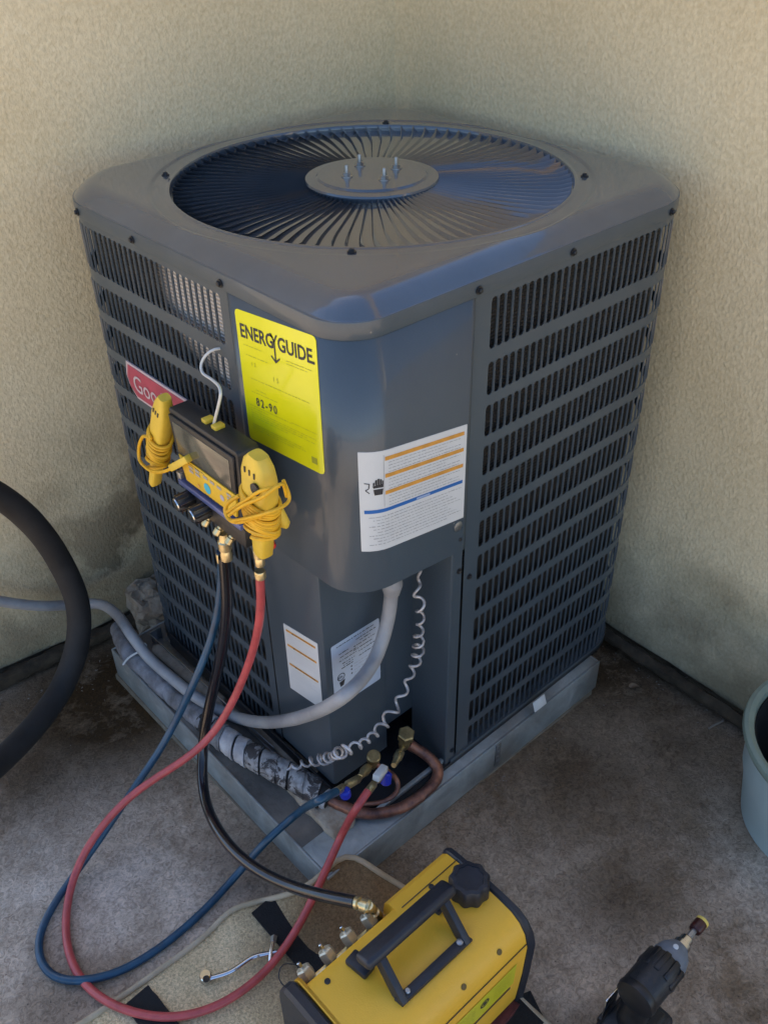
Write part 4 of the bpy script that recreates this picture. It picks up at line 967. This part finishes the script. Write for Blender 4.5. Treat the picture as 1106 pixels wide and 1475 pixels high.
lines('keypad_print', PM, [(MWd * .2, MWd * .5, MH * .37), (MWd * .45, MWd * .75, MH * .05)], INK, kp, off=.0036, seed=8)
for u in (.44, .58): box('hook_clip', (XF + .020, yl - MWd * u, zt_ + .006), (.016, .012, .007), YELC, mf, bev=.0015)
hk = [PM(MWd * .51, MH + .002, -.020), (-0.0620,0.1816,0.9185), (-0.0550,0.1952,0.9186), (-0.0400,0.2416,0.9075), (-0.0300,0.2811,0.8994), (-0.0250,0.2908,0.9058), (-0.0180,0.2839,0.9207), (-0.0080,0.2746,0.9301), (0.0060,0.2745,0.9243)]
tube('wire_hook', [Vector(p) for p in hk], .0021, WHITEP, mf, 8, sm=3)
# valve block under the housing
prism_x('trim_bar', [(.006, -.002), (MWd - .006, -.002), (MWd - .006, -.011), (.006, -.011)], -.012, .006, BLUEA, mf, .001)
prism_x('valve_block', [(.020, -.0115), (MWd - .004, -.0115), (MWd - .006, -.045), (.024, -.045)], -.034, .001, BLACKP, mf, .002)
prism_x('side_clip', [(.0, .008), (.010, .008), (.012, -.008), (.002, -.008)], -.01, .004, STEEL, mf, .001)
def knob(px):
    p = Vector(px); a = Vector((-1, .12, -.10)).normalized()
    bm = bmesh.new(); M = Matrix.Translation(p) @ frame(a).to_4x4()
    add_lathe(bm, [(.0128, 0), (.0136, .003), (.0136, .026), (.0118, .030)], M, 40, 10, .13); k_ = obj('valve_knob', bm, RUBBER, mf, 30)
    for i in range(10):
        an = 2 * math.pi * (i + .5) / 10; q = M @ Vector((.0128 * math.cos(an), .0128 * math.sin(an), .015))
        bm = bmesh.new(); add_box(bm, q, (.0012, .0012, .024), frame(a), 0); obj('chrome_flute', bm, CHROME, k_)
    lathe('knob_cap', p + a * .0302, a, [(.0105, 0), (.0095, .0015)], CHROME, k_, 16); return k_
knob(PM(.030, -.026, -.004)); knob(PM(.072, -.024, -.004))
for (px, py, x, sc, m_) in ((291,787,-.085,.8,BRASS), (326,797,-.075,1.35,BRASS), (345,796,-.075,.7,BRASS), (356,800,-.07,.75,BRASS), (373,812,-.07,1.1,BRASS)): pass
for p, sc in ((PM(.032, -.056, -.012), .8), ((-0.0750,0.2078,0.6581), 1.35), (PM(.092, -.057, -.010), .7), (PM(.108, -.057, -.014), .75), ((-0.0700,0.1254,0.6856), 1.05)):
    lathe('port_fitting', Vector(p) + Vector((0, 0, .010)), (0, 0, -1), [(.0045 * sc, -.012), (.006 * sc, 0), (.0075 * sc, .002), (.0075 * sc, .012 * sc), (.0055 * sc, .014 * sc), (.0068 * sc, .018 * sc), (.0068 * sc, .026 * sc), (.0045 * sc, .028 * sc)], BRASS, mf, 12)
for k in range(4): lathe('brass_stub', PM(.036 + .030 * k, -.043, -.004), (-.75, .15, -1), [(.0042, 0), (.0042, .006), (.0060, .007), (.0060, .016), (.0042, .018)], BRASS, mf, 10)
box('white_tag', (-0.0750,0.1019,0.7275), (.012, .014, .010), WHITEP, mf, euler(z=20), .001)
lathe('red_knob', (-0.0400,0.1369,0.6837), (-.6, -1, 0), [(.006, 0), (.006, .006), (.005, .007)], REDP, mf, 16)
# --- temperature clamps hanging either side of the gauge, with their cords wound round them
def clamp(nm, top, bot, wdt, label, depth=.022, jaw=None, loops=6, l0=.35, l1=.62, hole=True):
    top = Vector(top); bot = Vector(bot); root = thing(nm, label, 'clamp probe', top); root.location = (0, 0, 0)
    z = (top - bot).normalized(); x = Vector((-1, 0, 0)); x = (x - z * x.dot(z)).normalized(); y = z.cross(x); L = (top - bot).length
    M = Matrix((x, y, z)).transposed().to_4x4(); M.translation = bot
    # outline in y (width), z (length): tapered tail, full shoulder, rounded head
    w2 = wdt / 2
    prof = [(0, .32), (.02, .45), (.30, .55), (.48, .82), (.66, 1.0), (.82, .98), (.93, .78), (1.0, .42)]
    bm = bmesh.new(); rings = []
    for t, k in prof:
        hw = w2 * k; hd = depth / 2 * (.55 + .45 * k); r_ = []
        for a in range(16):
            an = 2 * math.pi * a / 16; ca, sa = math.cos(an), math.sin(an); e = .55
            r_.append(bm.verts.new(M @ Vector((hd * math.copysign(abs(ca) ** e, ca), hw * math.copysign(abs(sa) ** e, sa), L * t))))
        rings.append(r_)
    for a, b in zip(rings, rings[1:]):
        for i in range(16): bm.faces.new((a[i], a[(i + 1) % 16], b[(i + 1) % 16], b[i]))
    bm.faces.new(rings[0]); bm.faces.new(rings[-1]); obj('clamp_body', bm, YELC, root, 45)
    for i in range(3): box('vent_slot', M @ Vector((depth / 2 - .0002, w2 * (-.42 + .34 * i), L * .86)), (.001, .0022, .008), INK, root, M.to_3x3(), 0)
    if hole: lathe('pivot', M @ Vector((depth / 2 - .0005, w2 * .40, L * .76)), x, [(.0075, 0), (.0085, .002), (.0085, .0035), (.004, .005)], BLACKP, root, 18)
    if jaw: # second arm of the clamp
        j = Vector(jaw); s = M @ Vector((-.006, -w2 * .5, L * .62))
        tube('clamp_arm', [s, s.lerp(j, .5) + Vector((.0, -.004, .006)), j], lambda t, a: .0095 - .002 * t + (-.005 if t > .96 else 0), YELC, root, 10, sm=2)
    pts = []; K = loops * 14; rnd = random.Random(len(label))
    offs = [rnd.uniform(-.2, .2) for _ in range(loops + 2)]
    for k in range(K + 1):
        t = k / K; an = 2 * math.pi * k / 14; f_ = l0 + (l1 - l0) * t + .035 * math.sin(an + t * 5)
        kk = .75 + .25 * (f_ - l0) / (l1 - l0)
        pts.append(M @ Vector((math.cos(an) * (depth / 2 + .0035), math.sin(an) * (w2 * kk + .005) * (1 + .07 * math.sin(t * 23)), L * f_ + .003 * math.sin(an * 1 + t * 9))))
    return root, pts, M, L
lc, pts, M, L = clamp('clamp_probe', (-0.0700,0.3248,0.8568), (-0.0700,0.4119,0.6652), .034, 'yellow clamp probe hanging left of the gauge, cord wound round its middle', .024, None, 9, .26, .62, False)
tail = [Vector(p) for p in ((-0.0850,0.3851,0.7718), (-0.0850,0.4107,0.7391), (-0.0880,0.4103,0.7190), (-0.0920,0.3806,0.7183), (-0.0950,0.3382,0.7339), (-0.0950,0.3049,0.7537), (-0.0920,0.2866,0.7684))]
tube('cord', pts + tail, .0026, YCORD, lc, 7, step=.003, sm=1)
plg = strip_between('plug', (-0.0920,0.2961,0.7614), (-0.0860,0.2523,0.7949), .012, .011, YELC, lc, bev=.002)
rc, pts, M, L = clamp('clamp_probe', (-0.1050,0.0417,0.9071), (-0.1050,0.0576,0.7473), .056, 'larger yellow clamp probe with black pivot, hanging before the right end of the gauge', .026, (-0.0800,0.0345,0.7899), 11, .24, .62)
tube('cord', pts, .0028, YCORD, rc, 7, step=.003, sm=1)
tube('cord', [Vector(p) for p in ((-0.1250,0.0049,0.8524), (-0.1250,0.0459,0.8200), (-0.1200,0.0887,0.7897), (-0.1120,0.1240,0.7743), (-0.1080,0.1352,0.7800), (-0.1050,0.1249,0.7962), (-0.1000,0.1053,0.8128))], .0030, YCORD, rc, 8, sm=3)
for w0 in (((-0.1300,0.0861,0.8072), (-0.1350,0.0410,0.8485), (-0.1300,-0.0072,0.8871), (-0.1150,-0.0156,0.9006), (-0.1000,-0.0019,0.8668)), ((-0.1250,0.0882,0.7948), (-0.1300,0.0338,0.8322), (-0.1250,-0.0104,0.8636), (-0.1000,-0.0081,0.8630), (-0.1050,-0.0053,0.8937)), ((-0.1200,0.1098,0.7939), (-0.1320,0.0416,0.8529), (-0.1300,-0.0011,0.8908), (-0.1150,-0.0120,0.8940))):
    tube('cord', [Vector(p) for p in w0], .0023, YCORD, rc, 8, sm=3)
ring_c = Vector((-0.0950,0.0606,0.7573)); q = [ring_c + Vector((.004 * math.sin(2 * math.pi * k / 24), .010 * math.cos(2 * math.pi * k / 24), .016 * math.sin(2 * math.pi * k / 24))) for k in range(25)]
bm = bmesh.new(); add_tube(bm, q, .0024, 8); obj('lanyard_ring', bm, YCORD, rc, 60)

# ================================================================ MAT ON THE FLOOR
ft = thing('floor_mat', 'beige sandy mat with black webbing straps under the yellow machine', 'mat', (0, 0, 0))
rim = [(-0.5753,0.0785,0.0520), (-0.4783,0.0683,0.0520), (-0.3839,0.0629,0.0520), (-0.2934,0.0619,0.0520), (-0.2473,0.0686,0.0560), (-0.2154,0.0529,0.0620), (-0.1775,0.0252,0.0718), (-0.1500,-0.0073,0.1050), (-0.1152,-0.0157,0.1150), (-0.0835,-0.0139,0.1230), (-0.0607,-0.0174,0.1250), (-0.0484,-0.0489,0.1200), (-0.0321,-0.0785,0.0987), (-0.0139,-0.1096,0.0791), (-0.0006,-0.1899,0.0560), (0.0005,-0.2816,0.0520), (0.0016,-0.3471,0.0520), (0.0027,-0.4065,0.0520), (0.0081,-0.4798,0.0520)]
rim = [Vector(p) for p in rim]; rs = smoothp(spline(rim, .012), 2)
# surface: fan of rows from the rim towards an inner spine
def mat_sheet():
    c0 = Vector((-.30, -.42, .05)); V = []; F = []; K = 14
    for p in rs:
        for k in range(K + 1):
            t = k / K; q = p.lerp(c0, t); g_ = gz(q.x, q.y) + .010
            z = g_ + (p.z - gz(p.x, p.y) - .012) * max(0, 1 - t * 3.2) ** 1.6 + .0015 * noise.noise(Vector((q.x * 25, q.y * 25, 0)))
            V.append((q.x, q.y, max(z, g_ - .002)))
    n = K + 1
    for i in range(len(rs) - 1):
        for k in range(K): F.append((i * n + k, (i + 1) * n + k, (i + 1) * n + k + 1, i * n + k + 1))
    o = pyobj('mat_surface', V, F, MATM, ft, smooth=70)
    return V, n
MV, Mn = mat_sheet()
bm = bmesh.new(); add_tube(bm, rs, .0048, 10); obj('mat_rim', bm, mat('mat_rim', (.36, .28, .18), .9, col2=(.55, .45, .32), vscale=14, bump=.0015, bscale=80), ft, 60)
def strap(pts, w_, lab=None):
    P_ = smoothp(spline([Vector(p) for p in pts], .01), 2); V = []; F = []
    for i, p in enumerate(P_):
        t = (P_[min(i + 1, len(P_) - 1)] - P_[max(0, i - 1)]).normalized(); s_ = t.cross(Vector((0, 0, 1))).normalized() * w_ / 2
        j = .0015 * noise.noise(Vector((i * 1.7, 0, 0)))
        V += [p - s_ * (1 + j * 40), p + s_ * (1 - j * 40), p - s_ - Vector((0, 0, .004)), p + s_ - Vector((0, 0, .004))]
    for i in range(len(P_) - 1): q = 4 * i; F += [(q, q + 4, q + 5, q + 1), (q, q + 2, q + 6, q + 4), (q + 1, q + 5, q + 7, q + 3)]
    F += [(0, 1, 3, 2), (4 * len(P_) - 4, 4 * len(P_) - 2, 4 * len(P_) - 1, 4 * len(P_) - 3)]
    return pyobj('webbing_strap', V, F, VELCRO, ft, smooth=50)
strap([(-0.2023,0.0344,0.0700), (-0.2006,-0.0085,0.0640), (-0.1986,-0.0606,0.0590), (-0.1979,-0.1301,0.0580), (-0.2007,-0.2126,0.0580)], .046)
strap([(-0.4322,0.0498,0.0590), (-0.4289,-0.0099,0.0580), (-0.4264,-0.0720,0.0580)], .044)
strap([(-0.0573,-0.3835,0.0565), (-0.0174,-0.3772,0.0565), (0.0074,-0.3723,0.0565), (0.0123,-0.3780,0.0540)], .05)
# maroon strap end
tag(lump('folded_cloth', [(p[0], p[1]) for p in ((-0.0679,-0.3308,0.0520), (-0.0054,-0.3378,0.0520), (-0.0032,-0.3597,0.0520), (-0.0963,-0.3712,0.0520), (-0.1337,-0.3369,0.0520))], .050, .010, MAROON, 'dark maroon cloth tucked under the near side of the yellow machine', 'cloth', 8), 'dark maroon cloth tucked under the near side of the yellow machine', 'cloth')

# wrench: ratcheting service wrench
wr_ = thing('service_wrench', 'small chrome offset ratchet wrench lying on the beige mat', 'wrench', (0, 0, 0))
A_ = [Vector(p) for p in ((-0.3363,-0.0056,0.0620), (-0.3045,-0.0201,0.0620), (-0.2633,-0.0262,0.0640), (-0.2452,-0.0368,0.0640), (-0.2310,-0.0453,0.0640))]
tube('handle', A_, .0038, CHROME, wr_, 8, sm=1, flat=.8)
lathe('ratchet_head', Vector((-0.3382,-0.0012,0.0560)), (0, 0, 1), [(.0085, 0), (.0095, .002), (.0095, .012), (.008, .014)], CHROME, wr_, 18); lathe('ratchet_socket', Vector((-0.3408,-0.0086,0.0702)), (0, 0, 1), [(.0055, 0), (.0055, .0012)], RUBBER, wr_, 12)
tube('cross_bar', [Vector((-0.2234,-0.0242,0.0660)), Vector((-0.2417,-0.0415,0.0660)), Vector((-0.2582,-0.0597,0.0620))], .0032, CHROME, wr_, 8, sm=0)
lathe('square_end', Vector((-0.2247,-0.0261,0.0660)), Vector((-0.2220,-0.0224,0.0660)) - Vector((-0.2417,-0.0415,0.0660)), [(.005, -.004), (.005, .006)], STEEL, wr_, 4)
for p in ((-0.2972,-0.0258,0.0670), (-0.2594,-0.0327,0.0680)): lathe('rivet', Vector(p), (0, 0, 1), [(.0025, 0), (.0018, .0015)], STEEL, wr_, 8)

# ================================================================ YELLOW RECOVERY MACHINE
pump = thing('recovery_machine', 'yellow and black portable machine with carry handle and ribbed black cap, on the mat', 'machine', (-.14, -.275, .066))
def pv_(x, y, z): return Vector((x + .14, y + .275, z - .066))
XA, XB = -.302, .004
# cross section in (y, z), back (towards the cabinet) to front (towards the viewer's right)
sec = [(-.188, .066), (-.186, .24), (-.189, .262), (-.198, .272), (-.215, .2745), (-.225, .2755), (-.265, .277), (-.300, .2765), (-.325, .274), (-.340, .266), (-.352, .250), (-.3585, .225), (-.356, .15), (-.350, .066)]
def body():
    bm = bmesh.new(); xs = [XA + .012, XA + .018, -.288, -.2875, -.128, -.1275, -.10, -.07, XB - .020, XB - .014]
    rings = []
    for x in xs:
        r_ = []
        for i, (y, z) in enumerate(sec):
            k = 1.
            if -.2876 <= x <= -.1274 and i < 5:        # hollow for the fittings on the back edge
                inn = 1 if (x > -.2879 and x < -.1274) else 0
                if x in (-.2875, -.128): y, z = [(-.206, .066), (-.206, .215), (-.207, .2165), (-.208, .27), (-.215, .2745)][i]
            r_.append(bm.verts.new(pv_(x, y, z)))
        rings.append(r_)
    n = len(sec)
    for a, b in zip(rings, rings[1:]):
        for i in range(n - 1): bm.faces.new((a[i], b[i], b[i + 1], a[i + 1]))
        bm.faces.new((a[n - 1], b[n - 1], b[0], a[0]))
    bm.faces.new(rings[0]); bm.faces.new(rings[-1]); bmesh.ops.dissolve_degenerate(bm, dist=1e-5, edges=bm.edges)
    obj('shell', bm, YEL, pump, 28)
body()
def endcap(x0, x1, grow, name):
    bm = bmesh.new(); cy_ = -.272; cz_ = .175; rings = []
    xs = [(x0, grow - .006), (x0 + (x1 - x0) * .25, grow), (x0 + (x1 - x0) * .8, grow), (x1, grow - .003)]
    for x, g_ in xs:
        rings.append([bm.verts.new(pv_(x, y + math.copysign(g_, y - cy_), (z + g_ if z > .1 else z - .016))) for y, z in sec])
    n = len(sec)
    for a, b in zip(rings, rings[1:]):
        for i in range(n): bm.faces.new((a[i], b[i], b[(i + 1) % n], a[(i + 1) % n]))
    bm.faces.new(rings[0]); bm.faces.new(rings[-1]); return obj(name, bm, NAVYP, pump, 32)
endcap(XB + .000, XB - .013, .0022, 'end_cap'); endcap(XA - .010, XA + .010, .0025, 'end_cap')
prism('end_grille', [(-.235, .12), (-.31, .12), (-.325, .15), (-.325, .225), (-.305, .245), (-.235, .245), (-.22, .22), (-.22, .14)], 0, .004, BLACKP, pump, Matrix.Translation(pv_(XA - .0135, 0, 0)) @ Matrix(((0, 0, 1, 0), (1, 0, 0, 0), (0, 1, 0, 0), (0, 0, 0, 1))))
for k in range(6): box('grille_slot', pv_(XA - .0145, -.272, .135 + .018 * k), (.003, .085, .006), DARK, pump, bev=.0005)
box('fitting_recess', pv_(-.207, -.2045, .19), (.158, .003, .12), BLACKP, pump, bev=.0008)
box('recess_ledge', pv_(-.207, -.197, .222), (.158, .016, .006), BLACKP, pump, bev=.0015)
box('brass_bar', pv_(-.205, -.190, .230), (.166, .006, .006), BRASS, pump, bev=.001)
for k, x in enumerate((-.152, -.190, -.228, -.266)):
    f_ = lathe('flare_fitting', pv_(x, -.193, .236), (-.15, .75, .8), [(.0078, -.006), (.0078, .004), (.0112, .005), (.0118, .012), (.0112, .020), (.0088, .022)], PALEBR, pump, 6)
    lathe('fitting_tip', pv_(x - .004, -.176, .255), (-.15, .75, .8), [(.0028, -.004), (.0028, .005), (.0018, .006)], CHROME, f_ if False else pump, 8)
tube('cap_cord', [pv_(-.268, -.170, .245), pv_(-.285, -.155, .25), pv_(-.300, -.165, .245), pv_(-.296, -.19, .235)], .0009, BLACKP, pump, 6, sm=1)
lathe('oil_cap', pv_(-.030, -.262, .275), (0, 0, 1), [(.029, 0), (.030, .002), (.030, .026), (.027, .031), (.021, .0318), (.0205, .0295), (.002, .0292)], NAVYP, pump, 72, 9, .10)
# carry handle
box('shell_seam', pv_(-.060, -.2165, .2756), (.118, .0012, .0010), INK, pump, bev=.0002)
box('shell_seam', pv_(-.145, -.3575, .2335), (.270, .0012, .0012), INK, pump, bev=.0002)
hd = prism('handle_base', [(.0, .0), (.13, .0), (.128, .014), (-.002, .014)], 0, .007, NAVYP, pump, Matrix.Translation(pv_(-.212, -.318, .277)), .002)
def arm(x, nm='handle_arm'):
    y0, z0, y1, z1 = -.308, .279, -.262, .318
    bm = bmesh.new(); a = pv_(x, y0, z0); b = pv_(x + .004, y1, z1); d = (b - a); z = d.normalized(); xx = Vector((1, 0, 0)); xx = (xx - z * xx.dot(z)).normalized(); yy = z.cross(xx)
    add_box(bm, (a + b) / 2, (.011, .022, d.length + .014), Matrix((xx, yy, z)).transposed(), .0025); return obj(nm, bm, NAVYP, pump)
arm(-.207); arm(-.090)
bm = bmesh.new()
add_box(bm, pv_(-.147, -.258, .322), (.162, .030, .016), euler(x=-25), .006, 3)
gp = obj('handle_grip', bm, NAVYP, pump)
for k in range(2):
    bm = bmesh.new(); add_box(bm, pv_(-.145, -.2625 + .010 * k, .3305 - .0035 * k), (.146, .0026, .0024), euler(x=-25), .0007); obj('grip_ridge', bm, BLACKP, gp)
box('handle_hinge', pv_(-.217, -.240, .281), (.022, .036, .012), NAVYP, pump, euler(z=8), .003); box('handle_hinge', pv_(-.082, -.246, .281), (.022, .030, .010), NAVYP, pump, euler(z=8), .003)
for x, y in ((-.066, -.222), (-.262, -.226)): lathe('shell_screw', pv_(x, y, .2755), (0, 0, 1), [(.0042, 0), (.0042, .0012), (.003, .0014)], BLACKP, pump, 12)
for x in (-.058, -.128): lathe('shell_screw', pv_(x, -.3465, .2575), (0, -.75, .6), [(.0042, 0), (.0042, .0012), (.003, .0014)], mat('screw_brown', (.12, .07, .01), .5), pump, 12)
lathe('handle_bolt', pv_(-.099, -.310, .2845), (0, 0, 1), [(.005, 0), (.005, .002), (.003, .003)], STEEL, pump, 12); lathe('handle_bolt', pv_(-.196, -.310, .2845), (0, 0, 1), [(.004, 0), (.004, .002), (.003, .003)], STEEL, pump, 12)
def PP(u, v, off): # print on the near side of the machine
    y = -.3585 + (.225 - v) * .034; return Vector((u + .14, y - off + .275, v - .066))
pl = bar('caution_label', PP, -.175, .150, -.030, .207, mat('lemon_label', (.64, .56, .02), .4), pump, off=.0008, n=1); pl['label'] = 'lemon yellow printed label on the near side'
lines('small_print', PP, [(-.168, -.112, .196 - .006 * k) for k in range(7)] + [(-.075, -.038, .196 - .006 * k) for k in range(7)], YINK, pl, off=.0011, seed=5)
discp('round_mark', PP, -.094, .182, .006, .009, INK, pl, off=.0012); discp('round_mark', PP, -.094, .182, .0005, .004, INK, pl, off=.0012)
bar('slot', PP, -.17, .139, -.035, .1445, INK, pump, off=.0006, n=1)
for x, y in ((-.28, -.21), (-.28, -.335), (-.02, -.21), (-.02, -.335)): lathe('rubber_foot', pv_(x, y, .0505), (0, 0, 1), [(.010, .0), (.012, .004), (.012, .018)], BLACKP, pump, 12)

# ================================================================ BUCKET
bk = thing('bucket', 'pale blue plastic bucket with a grey-green rim and dark inside at the right edge', 'bucket', (.65, -.51, gz(.65, -.51)))
lathe('bucket_body', (0, 0, 0), (0, 0, 1), [(.136, 0), (.142, .006), (.1555, .095), (.163, .125), (.1665, .19), (.170, .205), (.164, .206), (.158, .12), (.138, .008), (.001, .006)], BINM, bk, 72)
bm = bmesh.new()
for (r0, z0, r1, z1) in (): pass
def ringlathe(name, prof, m, par, n=72):
    bm = bmesh.new(); rings = [[bm.verts.new((r * math.cos(2 * math.pi * k / n), r * math.sin(2 * math.pi * k / n), h)) for k in range(n)] for r, h in prof]
    for a, b in zip(rings, rings[1:] + rings[:1]):
        for k in range(n): bm.faces.new((a[k], a[(k + 1) % n], b[(k + 1) % n], b[k]))
    return obj(name, bm, m, par, 40)
ringlathe('bucket_rim', [(.171, .198), (.178, .203), (.181, .212), (.179, .219), (.172, .221), (.163, .216), (.160, .207)], BINRIM, bk)
ringlathe('bucket_liner', [(.1595, .205), (.1575, .206), (.130, .012), (.133, .012)], BLACKP, bk)
lathe('dark_contents', (0, 0, .015), (0, 0, 1), [(.130, 0), (.128, .03), (.06, .042), (.001, .045)], EARTH, bk, 36)

# ================================================================ IMPACT DRIVER
gd = gz(.12, -.5)
dr = thing('impact_driver', 'black cordless impact driver standing on its battery on the concrete, chrome bit pointing away', 'impact driver', (.121, -.497, gd))
DZ = .150
def rr_box(name, c, s, m, bev, rot=None, par=dr, seg=3): return box(name, c, s, m, par, rot, bev, seg)
ax = Vector((1, .02, .0)).normalized()
def P_(t, h=DZ, y=0): return Vector((t, y, h))
lathe('motor_housing', P_(-.062), ax, [(.018, 0), (.026, .003), (.0285, .010), (.0285, .042), (.0305, .052), (.0285, .070), (.0265, .075)], BLACKP, dr, 28, 12, .035)
lathe('gear_case', P_(.0132), ax, [(.0255, 0), (.0255, .010), (.022, .022), (.0155, .031), (.0125, .035)], GREYG, dr, 28)
for k in range(5):
    a = R(20 + 35 * k); bm = bmesh.new(); add_box(bm, P_(-.003) + Vector((0, .0268 * math.cos(a), .0268 * math.sin(a))), (.034, .010, .007), Matrix.Rotation(a - math.pi / 2, 3, 'X'), .0025); obj('housing_rib', bm, RUBBER, dr)
lathe('rear_bumper', P_(-.066), ax, [(.020, 0), (.0285, .003), (.0300, .010), (.029, .014)], RUBBER, dr, 28)
lathe('chuck', P_(.048), ax, [(.0125, 0), (.0125, .007), (.0095, .009), (.0095, .018), (.008, .020)], CHROME, dr, 20)
lathe('hex_bit', P_(.068), ax, [(.0045, 0), (.0045, .020)], STEEL, dr, 6)
lathe('nut_driver', P_(.085), ax, [(.0085, 0), (.0095, .002), (.0095, .018), (.0085, .0185)], mat('dark_red_sleeve', (.05, .012, .010), .35), dr, 16)
lathe('yellow_ring', P_(.1025), ax, [(.0098, 0), (.0100, .001), (.0100, .0045), (.0085, .005)], mat('gold_ring', (.75, .55, .12), .35), dr, 16)
lathe('bright_stud', P_(.030, DZ + .021), (0, 0, 1), [(.004, -.004), (.004, .004), (.003, .005)], WHITEP, dr, 10)
bm = bmesh.new(); add_tube(bm, smoothp(spline([P_(-.045, DZ - .015), P_(-.052, DZ - .06), P_(-.056, .085), P_(-.050, .058)], .008), 2), lambda t, a: .0185 + .0022 * math.cos(2 * a) + .003 * abs(t - .5), 20, .85); obj('handle', bm, RUBBER, dr, 50)
rr_box('trigger', P_(-.026, DZ - .045), (.012, .014, .030), BLACKP, .004)
rr_box('battery_mount', P_(-.048, .062), (.088, .062, .016), BLACKP, .006)
bt = rr_box('battery', P_(-.046, .030), (.112, .076, .046), NAVYP, .009)
rr_box('battery_latch', P_(-.046 + .05, .034, 0), (.018, .03, .02), BLACKP, .003)
for sg in (-1, 1): rr_box('side_button', P_(-.06, .045, sg * .037), (.026, .008, .012), RUBBER, .002)
rr_box('belt_clip', P_(-.058, .085, .034), (.03, .003, .05), CHROME, .001)
rr_box('battery_badge', P_(-.02, .0535, .018), (.02, .006, .001), STEEL, .0003)

# ================================================================ SMALL LITTER
rnd = random.Random(3)
def leaf(p, s, a, label):
    V = []; K = 6
    for k in range(K + 1):
        t = k / K; w_ = s * .32 * math.sin(math.pi * (.08 + .9 * t)); x = s * (t - .5)
        V += [(x, w_, .004 * math.sin(t * 5) + .003), (x, 0, .0015), (x, -w_, .005 * t + .002)]
    F = [(3 * k + j, 3 * k + 3 + j, 3 * k + 4 + j, 3 * k + 1 + j) for k in range(K) for j in range(2)]
    o = pyobj('dry_leaf', V, F, LEAF, None, smooth=60); o.location = p; o.rotation_euler = (0, 0, a); return tag(o, label, 'leaf')
leaf((0.7558,-0.1242,0.0226), .034, .6, 'brown dry leaf lying near the right wall, the largest scrap there')
leaf((0.6860,-0.0761,0.0232), .022, 2.2, 'small brown dry leaf between cabinet and right wall')
for i, (p, lab) in enumerate((((0.7217,-0.2512,0.0268), 'thin pale curl of bark on the concrete left of the bucket'), ((0.7839,-0.1333,0.0222), 'short pale twig beside the brown leaf at the right wall'))):
    p = Vector(p); tag(tube('twig', [p + Vector((-.022, .004, 0)), p, p + Vector((.012, -.006, .003)), p + Vector((.024, -.002, 0))], .0022, mat('pale_bark', (.34, .28, .22), .8), None, 6, sm=1), lab, 'twig')
leaf((0.5254,-0.3419,0.0342), .013, 1.2, 'tiny brown leaf scrap alone on the open concrete below the right wall')
V = []; F = []
def chip(x, y, s):
    n0 = len(V); z = gz(x, y)
    P3 = [Vector((rnd.uniform(-1, 1), rnd.uniform(-1, 1), rnd.uniform(0, .8))) * s for _ in range(4)]
    for q in P3: V.append((x + q.x, y + q.y, z + q.z + .0005))
    F.extend([(n0, n0 + 1, n0 + 2), (n0, n0 + 2, n0 + 3), (n0, n0 + 3, n0 + 1), (n0 + 1, n0 + 3, n0 + 2)])
for k in range(900):
    a_ = rnd.random()
    if a_ < .3: y = rnd.uniform(-.3, .7); chip(CX - .04 - abs(rnd.gauss(0, .05)), y, rnd.uniform(.0012, .004))
    elif a_ < .5: x = rnd.uniform(-.55, .1); chip(x, .80 - .07 * x - abs(rnd.gauss(0, .07)), rnd.uniform(.0012, .004))
    elif a_ < .65: x = rnd.uniform(0, .6); chip(x, -.045 - abs(rnd.gauss(0, .012)), rnd.uniform(.001, .003))
    else: chip(rnd.uniform(-.6, .7), rnd.uniform(-.55, .8) if rnd.random() < .5 else rnd.uniform(-.5, 0), rnd.uniform(.0008, .0022))
g = pyobj('grit', V, F, mat('grit', (.10, .08, .06), .9, col2=(.36, .31, .26), vscale=9), None, smooth=0); tag(g, 'fine grit and crumbs scattered over the concrete', None, kind='stuff')
